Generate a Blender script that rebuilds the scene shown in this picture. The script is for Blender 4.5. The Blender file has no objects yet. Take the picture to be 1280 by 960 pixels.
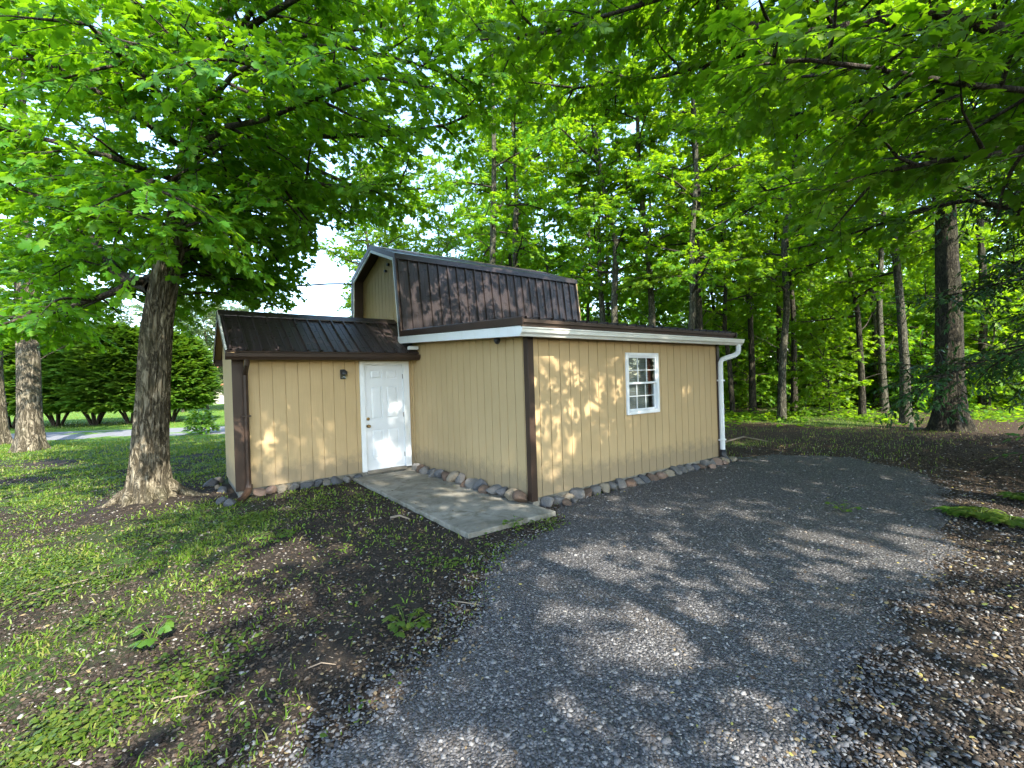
import bpy, bmesh, math, random
import numpy as np
from mathutils import Vector, Matrix, noise

SC = bpy.context.scene
COL = SC.collection
R = np.random.default_rng(7)
random.seed(7)
GZ = -0.12                      # ground level; z = 0 is the bottom edge of the shed siding

# ------------------------------------------------------------------ camera frame
CAM_LOC = np.array([-4.0429, -5.0163, 1.6459])
YAW, PITCH, ROLL, FOC = 0.642, -0.0055, -0.0316, 577.58    # focal length in pixels of a 1280 wide frame
def cam_axes():
    f = np.array([math.cos(PITCH) * math.sin(YAW), math.cos(PITCH) * math.cos(YAW), math.sin(PITCH)])
    r = np.array([math.cos(YAW), -math.sin(YAW), 0.0])
    u = np.cross(r, f)
    c, s = math.cos(ROLL), math.sin(ROLL)
    return c * r + s * u, -s * r + c * u, f
CR, CU, CF = cam_axes()
def at(px, py, depth):
    """photo pixel + distance along the view direction -> world point"""
    return Vector(CAM_LOC + depth * (CF + (px - 640) / FOC * CR - (py - 480) / FOC * CU))
def ground_at(px, py, z=GZ):
    d = CF + (px - 640) / FOC * CR - (py - 480) / FOC * CU
    t = (z - CAM_LOC[2]) / d[2]
    return Vector(CAM_LOC + t * d)

# ------------------------------------------------------------------ objects and tags
def tag(o, label=None, cat=None, group=None, kind=None):
    if label: o['label'] = label
    if cat: o['category'] = cat
    if group: o['group'] = group
    if kind: o['kind'] = kind
    return o
def empty(name, loc, label=None, cat=None, group=None, rz=0.0):
    o = bpy.data.objects.new(name, None)
    o.empty_display_size = 0.2
    COL.objects.link(o)
    o.location = loc
    o.rotation_euler = (0, 0, rz)
    return tag(o, label, cat, group)
def link(name, me, mat=None, parent=None, shift=None):
    o = bpy.data.objects.new(name, me)
    COL.objects.link(o)
    if mat is not None and len(me.materials) == 0:
        me.materials.append(mat)
    if parent is not None:
        o.parent = parent
    if shift is not None:
        o.location = shift
    return o
def copy_tree(o, parent=None):
    c = o.copy()
    COL.objects.link(c)
    if parent is not None:
        c.parent = parent
    for ch in o.children:
        copy_tree(ch, c)
    return c

class MB:
    """collects boxes, prisms and tubes for ONE mesh"""
    def __init__(s): s.v = []; s.f = []
    def add(s, vs, fs):
        n = len(s.v); s.v += [tuple(v) for v in vs]; s.f += [tuple(i + n for i in f) for f in fs]
        return s
    def box(s, x0, x1, y0, y1, z0, z1):
        return s.add([(x0,y0,z0),(x1,y0,z0),(x1,y1,z0),(x0,y1,z0),(x0,y0,z1),(x1,y0,z1),(x1,y1,z1),(x0,y1,z1)],
                     [(3,2,1,0),(4,5,6,7),(0,1,5,4),(1,2,6,5),(2,3,7,6),(3,0,4,7)])
    def prism(s, poly, a, b, axis='x'):
        """polygon of (p, q) swept from a to b; axis x: (y,z), axis y: (x,z), axis z: (x,y)"""
        n = len(poly)
        mk = {'x': lambda t, p: (t, p[0], p[1]), 'y': lambda t, p: (p[0], t, p[1]), 'z': lambda t, p: (p[0], p[1], t)}[axis]
        vs = [mk(a, p) for p in poly] + [mk(b, p) for p in poly]
        fs = [tuple(range(n))[::-1], tuple(range(n, 2 * n))] + [(i, (i + 1) % n, n + (i + 1) % n, n + i) for i in range(n)]
        return s.add(vs, fs)
    def tube(s, path, rad, n=8, squash=None, cap=True):
        V, F = tube_np(np.array([tuple(p) for p in path], float), np.broadcast_to(np.array(rad, float), (len(path),)), n, squash)
        fs = [tuple(f) for f in F]
        if cap:
            m = len(path)
            fs += [tuple(range(n))[::-1], tuple(range((m - 1) * n, m * n))]
        return s.add(V.tolist(), fs)
    def build(s, name, mat, parent=None, smooth=False, bevel=0.0, shift=None, segs=1):
        me = bpy.data.meshes.new(name)
        me.from_pydata(s.v, [], s.f)
        bm = bmesh.new(); bm.from_mesh(me)
        bmesh.ops.recalc_face_normals(bm, faces=bm.faces)
        bm.to_mesh(me); bm.free()
        o = link(name, me, mat, parent, shift)
        if smooth:
            me.polygons.foreach_set('use_smooth', [True] * len(me.polygons))
        if bevel:
            m = o.modifiers.new('bevel', 'BEVEL'); m.width = bevel; m.segments = segs; m.limit_method = 'ANGLE'; m.angle_limit = math.radians(40)
        return o

def tube_np(P, rad, n=6, squash=None):
    M = len(P)
    T = np.gradient(P, axis=0)
    T /= np.linalg.norm(T, axis=1)[:, None] + 1e-9
    ref = np.array([0, 0, 1.0]) if abs(T[:, 2]).mean() < 0.75 else np.array([1.0, 0, 0])
    A = np.cross(T, ref); A /= np.linalg.norm(A, axis=1)[:, None] + 1e-9
    B = np.cross(A, T)
    ang = np.arange(n) * 2 * math.pi / n + (math.pi / 4 if n == 4 else 0)
    sq = squash or (1, 1)
    V = P[:, None, :] + rad[:, None, None] * (sq[0] * np.cos(ang)[None, :, None] * A[:, None, :] + sq[1] * np.sin(ang)[None, :, None] * B[:, None, :])
    i = np.arange(M - 1)[:, None] * n; j = np.arange(n)[None, :]; k = (j + 1) % n
    F = np.stack([i + j, i + k, i + n + k, i + n + j], -1).reshape(-1, 4)
    return V.reshape(-1, 3), F

def mesh_np(name, V, F, smooth=False):
    """V (N,3) float, F (M,k) int: all polygons of one size"""
    me = bpy.data.meshes.new(name)
    V = np.ascontiguousarray(V, dtype=np.float32); F = np.ascontiguousarray(F, dtype=np.int32)
    M, k = F.shape
    me.vertices.add(len(V)); me.vertices.foreach_set('co', V.ravel())
    me.loops.add(M * k); me.loops.foreach_set('vertex_index', F.ravel())
    me.polygons.add(M)
    me.polygons.foreach_set('loop_start', np.arange(M, dtype=np.int32) * k)
    try: me.polygons.foreach_set('loop_total', np.full(M, k, dtype=np.int32))
    except Exception: pass
    if smooth: me.polygons.foreach_set('use_smooth', np.ones(M, dtype=bool))
    me.update(calc_edges=True); me.validate()
    return me

# ------------------------------------------------------------------ materials
class NT:
    def __init__(s, name):
        s.m = bpy.data.materials.new(name); s.m.use_nodes = True
        s.t = s.m.node_tree; s.t.nodes.clear()
        s.out = s.n('ShaderNodeOutputMaterial')
    def n(s, typ, **kw):
        nd = s.t.nodes.new(typ)
        for k, v in kw.items(): setattr(nd, k, v)
        return nd
    def l(s, a, b): s.t.links.new(a, b)
    def coords(s, scale=(1, 1, 1), src='Object'):
        tc = s.n('ShaderNodeTexCoord'); mp = s.n('ShaderNodeMapping'); mp.inputs['Scale'].default_value = scale
        s.l(tc.outputs[src], mp.inputs['Vector']); return mp.outputs['Vector']
    def noise(s, vec, scale, detail=6, rough=0.6, dist=0.0):
        nd = s.n('ShaderNodeTexNoise'); nd.inputs['Scale'].default_value = scale; nd.inputs['Detail'].default_value = detail
        nd.inputs['Roughness'].default_value = rough; nd.inputs['Distortion'].default_value = dist
        if vec is not None: s.l(vec, nd.inputs['Vector'])
        return nd.outputs['Fac']
    def ramp(s, fac, stops):
        nd = s.n('ShaderNodeValToRGB'); el = nd.color_ramp.elements
        while len(el) < len(stops): el.new(0.5)
        for e, (p, c) in zip(el, stops):
            e.position = p; e.color = (*c, 1) if len(c) == 3 else c
        s.l(fac, nd.inputs['Fac']); return nd.outputs['Color']
    def mix(s, fac, a, b, mode='MIX'):
        nd = s.n('ShaderNodeMix', data_type='RGBA', blend_type=mode)
        for sock, v in ((nd.inputs[0], fac), (nd.inputs[6], a), (nd.inputs[7], b)):
            if hasattr(v, 'default_value') or isinstance(v, bpy.types.NodeSocket): s.l(v, sock)
            elif isinstance(v, (int, float)): sock.default_value = v
            else: sock.default_value = (*v, 1)
        return nd.outputs[2]
    def math(s, op, a, b=0.0):
        nd = s.n('ShaderNodeMath', operation=op)
        for sock, v in ((nd.inputs[0], a), (nd.inputs[1], b)):
            if isinstance(v, bpy.types.NodeSocket): s.l(v, sock)
            else: sock.default_value = v
        return nd.outputs[0]
    def bump(s, h, strength=0.3, dist=0.02, normal=None):
        nd = s.n('ShaderNodeBump'); nd.inputs['Strength'].default_value = strength; nd.inputs['Distance'].default_value = dist
        s.l(h, nd.inputs['Height'])
        if normal is not None: s.l(normal, nd.inputs['Normal'])
        return nd.outputs['Normal']
    def bsdf(s, color, rough=0.6, normal=None, spec=0.4, metal=0.0):
        b = s.n('ShaderNodeBsdfPrincipled')
        for k, v in (('Base Color', color), ('Roughness', rough), ('Metallic', metal), ('Specular IOR Level', spec)):
            if isinstance(v, bpy.types.NodeSocket): s.l(v, b.inputs[k])
            elif isinstance(v, (int, float)): b.inputs[k].default_value = v
            else: b.inputs[k].default_value = (*v, 1)
        if normal is not None: s.l(normal, b.inputs['Normal'])
        return b
    def done(s, shader):
        s.l(shader.outputs[0] if not isinstance(shader, bpy.types.NodeSocket) else shader, s.out.inputs['Surface']); return s.m

def mat_paint(name, col, rough=0.5, var=0.12, dirt=None, bscale=30, bstr=0.08, spec=0.4, stretch=(1, 1, 1), speck=None):
    t = NT(name); v = t.coords(stretch)
    n1 = t.noise(v, 2.3, 8, 0.65); n2 = t.noise(v, bscale, 5, 0.6)
    lo = [c * (1 - var) for c in col]; hi = [min(1, c * (1 + var)) for c in col]
    c = t.ramp(n1, [(0.3, lo), (0.7, hi)])
    if dirt:
        n3 = t.noise(t.coords((1.5, 1.5, 0.5)), 1.7, 9, 0.75, 0.4)
        c = t.mix(t.ramp(n3, [(0.52, (0, 0, 0)), (0.78, (0.55, 0.55, 0.55))]), c, dirt)
    r = t.math('ADD', t.math('MULTIPLY', n2, 0.25), rough - 0.12)
    return t.done(t.bsdf(c, r, t.bump(n2, bstr, 0.01), spec))

def mat_leaf(name, a, b, c, trans, mix=0.45, rough=0.42, spec=0.35):
    """leaf blade: reflects from the top, lets light through; each leaf its own shade of green"""
    t = NT(name)
    g = t.n('ShaderNodeNewGeometry'); oi = t.n('ShaderNodeObjectInfo')
    base = t.ramp(g.outputs['Random Per Island'], [(0.0, a), (0.55, b), (1.0, c)])
    hsv = t.n('ShaderNodeHueSaturation')
    t.l(base, hsv.inputs['Color'])
    t.l(t.math('ADD', t.math('MULTIPLY', oi.outputs['Random'], 0.035), 0.482), hsv.inputs['Hue'])
    t.l(t.math('ADD', t.math('MULTIPLY', oi.outputs['Random'], 0.35), 0.82), hsv.inputs['Value'])
    p = t.bsdf(hsv.outputs['Color'], rough, None, spec)
    tr = t.n('ShaderNodeBsdfTranslucent')
    tc = t.mix(t.math('MULTIPLY', g.outputs['Random Per Island'], 0.5), trans, [x * 0.65 for x in trans])
    t.l(tc, tr.inputs['Color'])
    ms = t.n('ShaderNodeMixShader'); ms.inputs[0].default_value = mix
    t.l(p.outputs[0], ms.inputs[1]); t.l(tr.outputs[0], ms.inputs[2])
    return t.done(ms.outputs[0])

def mat_bark(name, dark, light, moss=None, scale=1.0, bstr=0.9):
    t = NT(name); v = t.coords((7 * scale, 7 * scale, 1.9 * scale)); v2 = t.coords((1, 1, 1))
    n1 = t.noise(v, 1.5, 4, 0.6, 0.9); n2 = t.noise(v2, 1.3, 5, 0.6); n3 = t.noise(t.coords((1, 1, .4)), 60, 6, 0.75); n4 = t.noise(v, 4.2, 4, .6, .5)
    ridge = t.math('MULTIPLY', t.math('ABSOLUTE', t.math('SUBTRACT', n1, .5)), 5.0)       # 0 in the furrows
    ridge = t.math('MINIMUM', ridge, t.math('ADD', t.math('MULTIPLY', t.math('ABSOLUTE', t.math('SUBTRACT', n4, .5)), 4.0), .55))
    ridge = t.math('MINIMUM', ridge, 1.0)
    c = t.ramp(ridge, [(0.0, [x * .45 for x in dark]), (0.22, dark), (0.55, [(x + y) / 2 for x, y in zip(dark, light)]), (0.9, light)])
    c = t.mix(t.math('MULTIPLY', n3, 0.4), c, [x * .8 for x in dark])
    lich = t.ramp(t.noise(v2, 4.5, 8, 0.75), [(0.56, (0, 0, 0)), (0.68, (0.4, 0.4, 0.4))])
    c = t.mix(lich, c, [x * 1.2 for x in light])
    if moss: c = t.mix(t.ramp(n2, [(0.5, (0, 0, 0)), (0.75, (0.6, 0.6, 0.6))]), c, moss)
    h = t.math('ADD', ridge, t.math('MULTIPLY', n3, 0.3))
    return t.done(t.bsdf(c, 0.92, t.bump(h, bstr, 0.035), 0.15))

M = {}
BASE_Z = GZ      # siding coordinates are measured from the shed's base
def mat_siding():
    t = NT('tan_siding_paint'); v = t.coords((14, 14, 0.7)); w = t.coords((1, 1, 1))
    n1 = t.noise(v, 3.0, 7, 0.65); n2 = t.noise(w, 1.1, 6, 0.6); n3 = t.noise(w, 160, 3, 0.6)
    c = t.ramp(n2, [(0.3, (0.40, 0.282, 0.140)), (0.7, (0.45, 0.322, 0.165))])
    c = t.mix(t.ramp(n1, [(0.35, (0.16, 0.16, 0.16)), (0.6, (0, 0, 0))]), c, (0.27, 0.185, 0.085))
    gi = t.n('ShaderNodeNewGeometry'); c = t.mix(t.math('MULTIPLY', gi.outputs['Random Per Island'], .22), c, (0.36, 0.262, 0.13))
    sep = t.n('ShaderNodeSeparateXYZ'); t.l(w, sep.inputs[0])
    # rain splash stain along the bottom edge of the boards
    st = t.math('SUBTRACT', t.math('MULTIPLY', t.noise(w, 6, 6, 0.7), 0.62), t.math('ADD', sep.outputs['Z'], BASE_Z))
    c = t.mix(t.ramp(st, [(-0.0, (0, 0, 0)), (0.22, (0.7, 0.7, 0.7))]), c, (0.19, 0.15, 0.095))
    h = t.math('ADD', n1, t.math('MULTIPLY', n3, 0.3))
    return t.done(t.bsdf(c, 0.68, t.bump(h, 0.25, 0.006), 0.3))
M['siding'] = mat_siding()
M['metal_roof'] = mat_paint('brown_metal_roof', (0.034, 0.026, 0.025), 0.30, 0.15, (0.042, 0.033, 0.031), 9, 0.05, 0.35, (0.6, 3, 1))
M['brown'] = mat_paint('brown_trim_metal', (0.036, 0.022, 0.015), 0.42, 0.14, (0.05, 0.035, 0.025), 25, 0.06, 0.2)
M['white'] = mat_paint('white_trim_paint', (0.66, 0.67, 0.665), 0.42, 0.04, (0.45, 0.43, 0.36), 25, 0.03)
M['gutter_white'] = mat_paint('white_gutter_enamel', (0.60, 0.59, 0.53), 0.4, 0.06, (0.42, 0.38, 0.28), 12, 0.03, 0.45, (0.6, 3, 3))
M['door'] = mat_paint('white_door_enamel', (0.62, 0.635, 0.64), 0.38, 0.03, (0.5, 0.49, 0.45), 40, 0.02)
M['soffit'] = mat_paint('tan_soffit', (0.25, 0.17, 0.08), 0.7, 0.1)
M['deck'] = mat_paint('dark_eave_board', (0.05, 0.032, 0.022), 0.7, 0.15)
M['sill_wood'] = mat_paint('weathered_threshold', (0.16, 0.14, 0.11), 0.7, 0.25, (0.07, 0.06, 0.05), 20, 0.2)
M['black'] = mat_paint('black_plastic', (0.018, 0.018, 0.02), 0.45, 0.15, (0.05, 0.045, 0.04))
M['brass'] = NT('aged_brass'); M['brass'] = M['brass'].done(M['brass'].bsdf((0.32, 0.2, 0.08), 0.32, None, 0.5, 1.0))
M['blind'] = mat_paint('window_blind', (0.24, 0.25, 0.235), 0.6, 0.06)
M['curtain'] = mat_paint('dark_red_curtain', (0.13, 0.035, 0.025), 0.9, 0.2)
M['inside'] = mat_paint('room_shade_sheet', (0.03, 0.028, 0.025), 0.9, 0.1)  # darkness of an unlit room put into the colour
M['cable'] = mat_paint('black_cable', (0.012, 0.012, 0.013), 0.5, 0.1)
def mat_glass():
    t = NT('window_glass')
    tr = t.n('ShaderNodeBsdfTransparent'); tr.inputs[0].default_value = (0.90, 0.93, 0.91, 1)
    gl = t.n('ShaderNodeBsdfGlossy'); gl.inputs['Roughness'].default_value = 0.03; gl.inputs[0].default_value = (0.9, 0.95, 0.95, 1)
    fr = t.n('ShaderNodeLayerWeight'); fr.inputs[0].default_value = .4
    ms = t.n('ShaderNodeMixShader'); t.l(t.math('ADD', t.math('MULTIPLY', fr.outputs['Facing'], .32), 0.05), ms.inputs[0]); t.l(tr.outputs[0], ms.inputs[1]); t.l(gl.outputs[0], ms.inputs[2])
    return t.done(ms.outputs[0])
M['glass'] = mat_glass()
def mat_concrete():
    t = NT('weathered_concrete'); w = t.coords()
    n1 = t.noise(w, 1.4, 9, 0.7, 0.5); n2 = t.noise(w, 90, 6, 0.7); n3 = t.noise(w, 5, 7, 0.7, 0.3)
    c = t.ramp(n1, [(0.32, (0.10, 0.09, 0.066)), (0.5, (0.22, 0.205, 0.165)), (0.68, (0.32, 0.30, 0.25))])
    c = t.mix(t.ramp(n3, [(0.5, (0, 0, 0)), (0.66, (0.85, 0.85, 0.85))]), c, (0.095, 0.085, 0.055))
    c = t.mix(t.math('MULTIPLY', n2, 0.45), c, (0.1, 0.095, 0.08))
    return t.done(t.bsdf(c, 0.9, t.bump(t.math('ADD', n2, n3), 0.35, 0.008), 0.25))
M['concrete'] = mat_concrete()
def mat_rock(name, a, b):
    t = NT(name); w = t.coords(); oi = t.n('ShaderNodeObjectInfo')
    add = t.n('ShaderNodeVectorMath', operation='ADD'); t.l(w, add.inputs[0])
    cmb = t.n('ShaderNodeCombineXYZ'); t.l(t.math('MULTIPLY', oi.outputs['Random'], 37.0), cmb.inputs[0]); t.l(cmb.outputs[0], add.inputs[1])
    v = add.outputs[0]
    n1 = t.noise(v, 9, 8, 0.7, 0.8); n2 = t.noise(v, 70, 5, 0.7)
    c = t.ramp(n1, [(0.3, a), (0.7, b)])
    c = t.mix(t.math('MULTIPLY', n2, 0.4), c, [x * 0.5 for x in a])
    c = t.mix(t.ramp(t.noise(v, 22, 6, 0.7), [(0.6, (0, 0, 0)), (0.7, (0.5, 0.5, 0.5))]), c, [min(1, x * 1.5) for x in b])
    return t.done(t.bsdf(c, 0.85, t.bump(t.math('ADD', n1, t.math('MULTIPLY', n2, 0.5)), 0.5, 0.015), 0.25))
ROCKS = [('grey', mat_rock('grey_fieldstone', (0.085, 0.08, 0.074), (0.19, 0.18, 0.165))),
         ('dark grey', mat_rock('dark_fieldstone', (0.045, 0.047, 0.052), (0.11, 0.115, 0.12))),
         ('brown', mat_rock('brown_fieldstone', (0.075, 0.05, 0.035), (0.16, 0.11, 0.08))),
         ('pinkish tan', mat_rock('pink_fieldstone', (0.17, 0.11, 0.08), (0.29, 0.20, 0.15))),
         ('pale tan', mat_rock('tan_fieldstone', (0.16, 0.13, 0.09), (0.30, 0.25, 0.18)))]
M['bark_maple'] = mat_bark('maple_bark', (0.075, 0.062, 0.04), (0.38, 0.325, 0.23), (0.10, 0.095, 0.05), 0.9, 1.0)
M['bark_grey'] = mat_bark('grey_bark', (0.058, 0.054, 0.038), (0.22, 0.205, 0.145), (0.06, 0.062, 0.035), 1.3, 0.8)
M['bark_dark'] = mat_bark('dark_bark', (0.03, 0.026, 0.018), (0.115, 0.102, 0.068), (0.045, 0.048, 0.026), 1.2, 0.8)
M['limb'] = mat_bark('limb_bark', (0.04, 0.032, 0.025), (0.135, 0.11, 0.085), (0.06, 0.06, 0.035), 2.2, 0.5)
M['leaf_maple'] = mat_leaf('maple_leaf', (0.042, 0.135, 0.012), (0.065, 0.17, 0.012), (0.11, 0.20, 0.014), (0.26, 0.50, 0.008), 0.5, 0.5, .25)
M['leaf_wood'] = mat_leaf('woodland_leaf', (0.055, 0.15, 0.013), (0.09, 0.20, 0.014), (0.16, 0.27, 0.016), (0.36, 0.60, 0.010), 0.5, 0.5, .25)
M['leaf_pale'] = mat_leaf('pale_leaf', (0.10, 0.17, 0.06), (0.14, 0.21, 0.07), (0.17, 0.24, 0.09), (0.2, 0.3, 0.08), 0.4)
M['leaf_yew'] = mat_leaf('yew_needle_spray', (0.035, 0.10, 0.012), (0.065, 0.16, 0.016), (0.13, 0.24, 0.02), (0.2, 0.36, 0.015), 0.4)
M['leaf_hemlock'] = mat_leaf('hemlock_needle_spray', (0.02, 0.055, 0.012), (0.03, 0.075, 0.014), (0.045, 0.095, 0.016), (0.03, 0.07, 0.01), 0.2)
M['grass'] = mat_leaf('grass_blade', (0.075, 0.14, 0.012), (0.11, 0.19, 0.014), (0.24, 0.22, 0.06), (0.2, 0.28, 0.02), 0.4, 0.5)
M['weed'] = mat_leaf('weed_leaf', (0.05, 0.11, 0.014), (0.08, 0.15, 0.018), (0.15, 0.20, 0.03), (0.14, 0.29, 0.02), 0.4, 0.45)
# ================================================================== THE SHED
BASE = Vector((2.4, 2.7, GZ))
SHED = empty('shed', BASE, 'tan board-sided shed with brown metal barn roof, lean-to front and small side wing', 'shed')
SH = -BASE                        # the parts below are written in world coordinates
L, B, L2 = 4.95, 3.79, 3.163
PITCH_G = 0.203
def wall(name, to_world, u0, u1, h, z0=0.0, openings=(), goff=0.1, breaks=()):
    """grooved board siding: boards with 12 mm grooves on a backing sheet; h(u) = top edge"""
    mb = MB()
    def cell(a, b, d0, d1):
        spans = [(lambda u: z0, h)]
        for (oa, ob, oz0, oz1) in openings:
            if a >= oa - 1e-6 and b <= ob + 1e-6:
                spans = [(lambda u: z0, lambda u, q=oz0: q), (lambda u, q=oz1: q, h)]
        for lo, hi in spans:
            if hi(a) - lo(a) < 0.005 and hi(b) - lo(b) < 0.005: continue
            vs = [to_world(u, z, d) for d in (d0, d1) for u, z in ((a, lo(a)), (b, lo(b)), (b, hi(b)), (a, hi(a)))]
            mb.add(vs, [(0,1,2,3),(7,6,5,4),(0,4,5,1),(1,5,6,2),(2,6,7,3),(3,7,4,0)])
    cuts = sorted({u0, u1, *breaks, *[o[0] for o in openings], *[o[1] for o in openings]})
    cuts = [c for c in cuts if u0 - 1e-6 <= c <= u1 + 1e-6]
    for a, b in zip(cuts, cuts[1:]): cell(a, b, -0.03, -0.0135)
    gs = []; g = u0 + goff
    while g < u1 - 0.02: gs.append(g); g += PITCH_G
    edges = [u0] + gs + [u1]
    for i in range(len(edges) - 1):
        a = edges[i] + (0.006 if i else 0); b = edges[i + 1] - (0.006 if i < len(edges) - 2 else 0)
        sub = [a] + [c for c in cuts if a + 1e-4 < c < b - 1e-4] + [b]
        for p, q in zip(sub, sub[1:]): cell(p, q, -0.0135, 0.0)
    return mb.build(name, M['siding'], SHED, shift=SH)

# outward offset d is positive towards the outside
WIN = (2.065, 2.942, 1.025, 2.064)
wall('wall', lambda u, z, d: (u, -d, z), 0.0, L, lambda u: 2.36, openings=[(WIN[0] + .03, WIN[1] - .03, WIN[2] + .03, WIN[3] - .03)], goff=0.19)
def left_h(u): return 2.40 + 0.0613 * u if u < B - 0.03 else (gable_h(u))
GB = (3.71, 3.91, 5.23, 6.55, 6.75)        # gambrel y of eave, break, peak, break, eave
def gable_h(y):
    ys = (3.74, 3.93, 5.23, 6.53, 6.72); zs = (2.64, 4.25, 4.70, 4.25, 2.64)
    return float(np.interp(y, ys, zs))
wall('wall', lambda u, z, d: (-d, u, z), 0.0, 3.74, lambda u: 2.37 + 0.0613 * u, goff=0.12)
wall('gable_wall', lambda u, z, d: (-d, u, z), 3.745, 6.715, gable_h, z0=0.0, breaks=(3.93, 5.23, 6.53), goff=0.12)
DOOR = (-1.04, -0.17, -0.02, 2.075)
wall('wall', lambda u, z, d: (u, B - d, z), -L2, -0.002, lambda u: 2.24, openings=[(DOOR[0], DOOR[1], -0.02, DOOR[3])], goff=0.17)
def wing_h(y): return 2.97 - abs(y - 4.62) * 0.66
wall('wall', lambda u, z, d: (-L2 - d, u, z), B + 0.003, 5.45, wing_h, breaks=(4.62,), goff=0.14)
wall('wall', lambda u, z, d: (u, 5.45 + d, z), -L2 + .003, -0.03, lambda u: 2.3, goff=0.17)
wall('wall', lambda u, z, d: (L + d, u, z), 0.003, 6.715, lambda y: 2.37 + 0.0613 * y if y < 3.74 else gable_h(y), breaks=(3.735, 3.745, 3.93, 5.23, 6.53), goff=0.14)
wall('wall', lambda u, z, d: (u, 6.715 + d, z), 0.03, L - .03, lambda u: 2.64, goff=0.17)
# corner boards
MB().box(-0.022, 0.085, -0.024, -0.002, -0.04, 2.33).box(-0.024, -0.002, -0.022, 0.075, -0.042, 2.33).build('corner_board', M['brown'], SHED, bevel=.004, shift=SH)
MB().box(L - 0.075, L + 0.024, -0.024, -0.002, -0.04, 2.33).box(L + .002, L + 0.026, -0.022, 0.075, -0.042, 2.33).build('corner_board', M['brown'], SHED, bevel=.004, shift=SH)
MB().box(-L2 - 0.02, -L2 + 0.15, B - 0.024, B - 0.002, -0.02, 2.2).build('corner_board', M['brown'], SHED, bevel=.004, shift=SH)
MB().box(-0.028, -0.002, B - 0.06, B - 0.003, -0.0, 2.3).build('inner_corner_trim', M['siding'], SHED, bevel=.003, shift=SH)
# foundation strip under the boards
MB().box(0.02, L - .02, 0.02, 0.10, -0.3, 0.0).box(0.02, 0.1, 0.1, 6.69, -0.3, 0.0).box(-L2 + .02, -0.0, B + .02, B + .1, -0.3, 0.0).box(-L2 + .02, -L2 + .1, B + .1, 5.42, -0.3, 0.0)\
    .box(L - .1, L - .02, .1, 6.69, -.3, 0).build('foundation', M['concrete'], SHED, shift=SH)

# ---- ribbed metal roofs
def ribbed(name, p0, p1, x0, x1, over=0.0, pitch=0.2286, thick=0.03, deck=True):
    """metal panel from eave (y,z)=p0 to top p1, ribs running up the slope; x0..x1"""
    (y0, z0), (y1, z1) = p0, p1
    n = np.array([0, -(z1 - z0), (y1 - y0)]) ; n = n / np.linalg.norm(n)
    if n[2] < 0: n = -n
    prof = []
    x = x0 + 0.03
    prof.append((x0, 0.0))
    while x < x1 - 0.05:
        prof += [(x, 0), (x + .012, .036), (x + .036, .036), (x + .048, 0)]
        for k in (0.125,):
            if x + k + .03 < x1: prof += [(x + k, 0), (x + k + .008, .005), (x + k + .022, .005), (x + k + .03, 0)]
        x += pitch
    prof.append((x1, 0.0))
    V, F = [], []
    for (yy, zz) in ((y0, z0), (y1, z1)):
        for (xx, hh) in prof: V.append((xx, yy + n[1] * hh, zz + n[2] * hh))
    m = len(prof)
    for i in range(m - 1): F.append((i, i + 1, m + i + 1, m + i))
    # the sheet's own thickness at the eave edge
    mb = MB(); mb.add(V, F)
    V2 = [(a, b - n[1] * .004, c - n[2] * .004) for a, b, c in V]
    mb.add(V2, [f[::-1] for f in F])
    k = len(V)
    for i in range(m - 1): mb.f.append((i, i + 1, k + i + 1, k + i))
    o = mb.build(name, M['metal_roof'], SHED, shift=SH)
    if deck:
        d0 = [(y0, z0), (y1, z1)]
        poly = [(y0 - n[1] * .006, z0 - n[2] * .006), (y1 - n[1] * .006, z1 - n[2] * .006), (y1 - n[1] * thick, z1 - n[2] * thick), (y0 - n[1] * thick, z0 - n[2] * thick)]
        MB().prism(poly, x0 + .006, x1 - .006, 'x').build('roof_deck', M['deck'], o)
    return o
def fix_children():
    for o in list(SHED.children):
        for c in o.children: c.location = (0, 0, 0)
GX0, GX1 = -0.25, 4.88
zb, zt, ze = 4.29, 4.78, 2.62
r_front = ribbed('barn_roof', (3.70, ze), (3.91, zb), GX0, GX1)
r_up_f = ribbed('barn_roof', (3.895, zb + .012), (5.23, zt), GX0, GX1)
r_up_b = ribbed('barn_roof', (6.565, zb + .012), (5.23, zt), GX0, GX1)
r_back = ribbed('barn_roof', (6.76, ze), (6.55, zb), GX0, GX1)
# break flashing and ridge cap
MB().prism([(3.86, zb - .075), (3.845, zb - .075), (3.868, zb + .04), (4.04, zb + .105), (4.045, zb + .09), (3.885, zb + .03)], GX0 - .012, GX1 + .012, 'x').build('break_flashing', M['metal_roof'], r_front)
MB().prism([(5.05, zt - .035), (5.23, zt + .035), (5.41, zt - .035), (5.41, zt - .02), (5.23, zt + .052), (5.05, zt - .02)], GX0 - .01, GX1 + .01, 'x').build('ridge_cap', M['metal_roof'], r_up_f)
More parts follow.
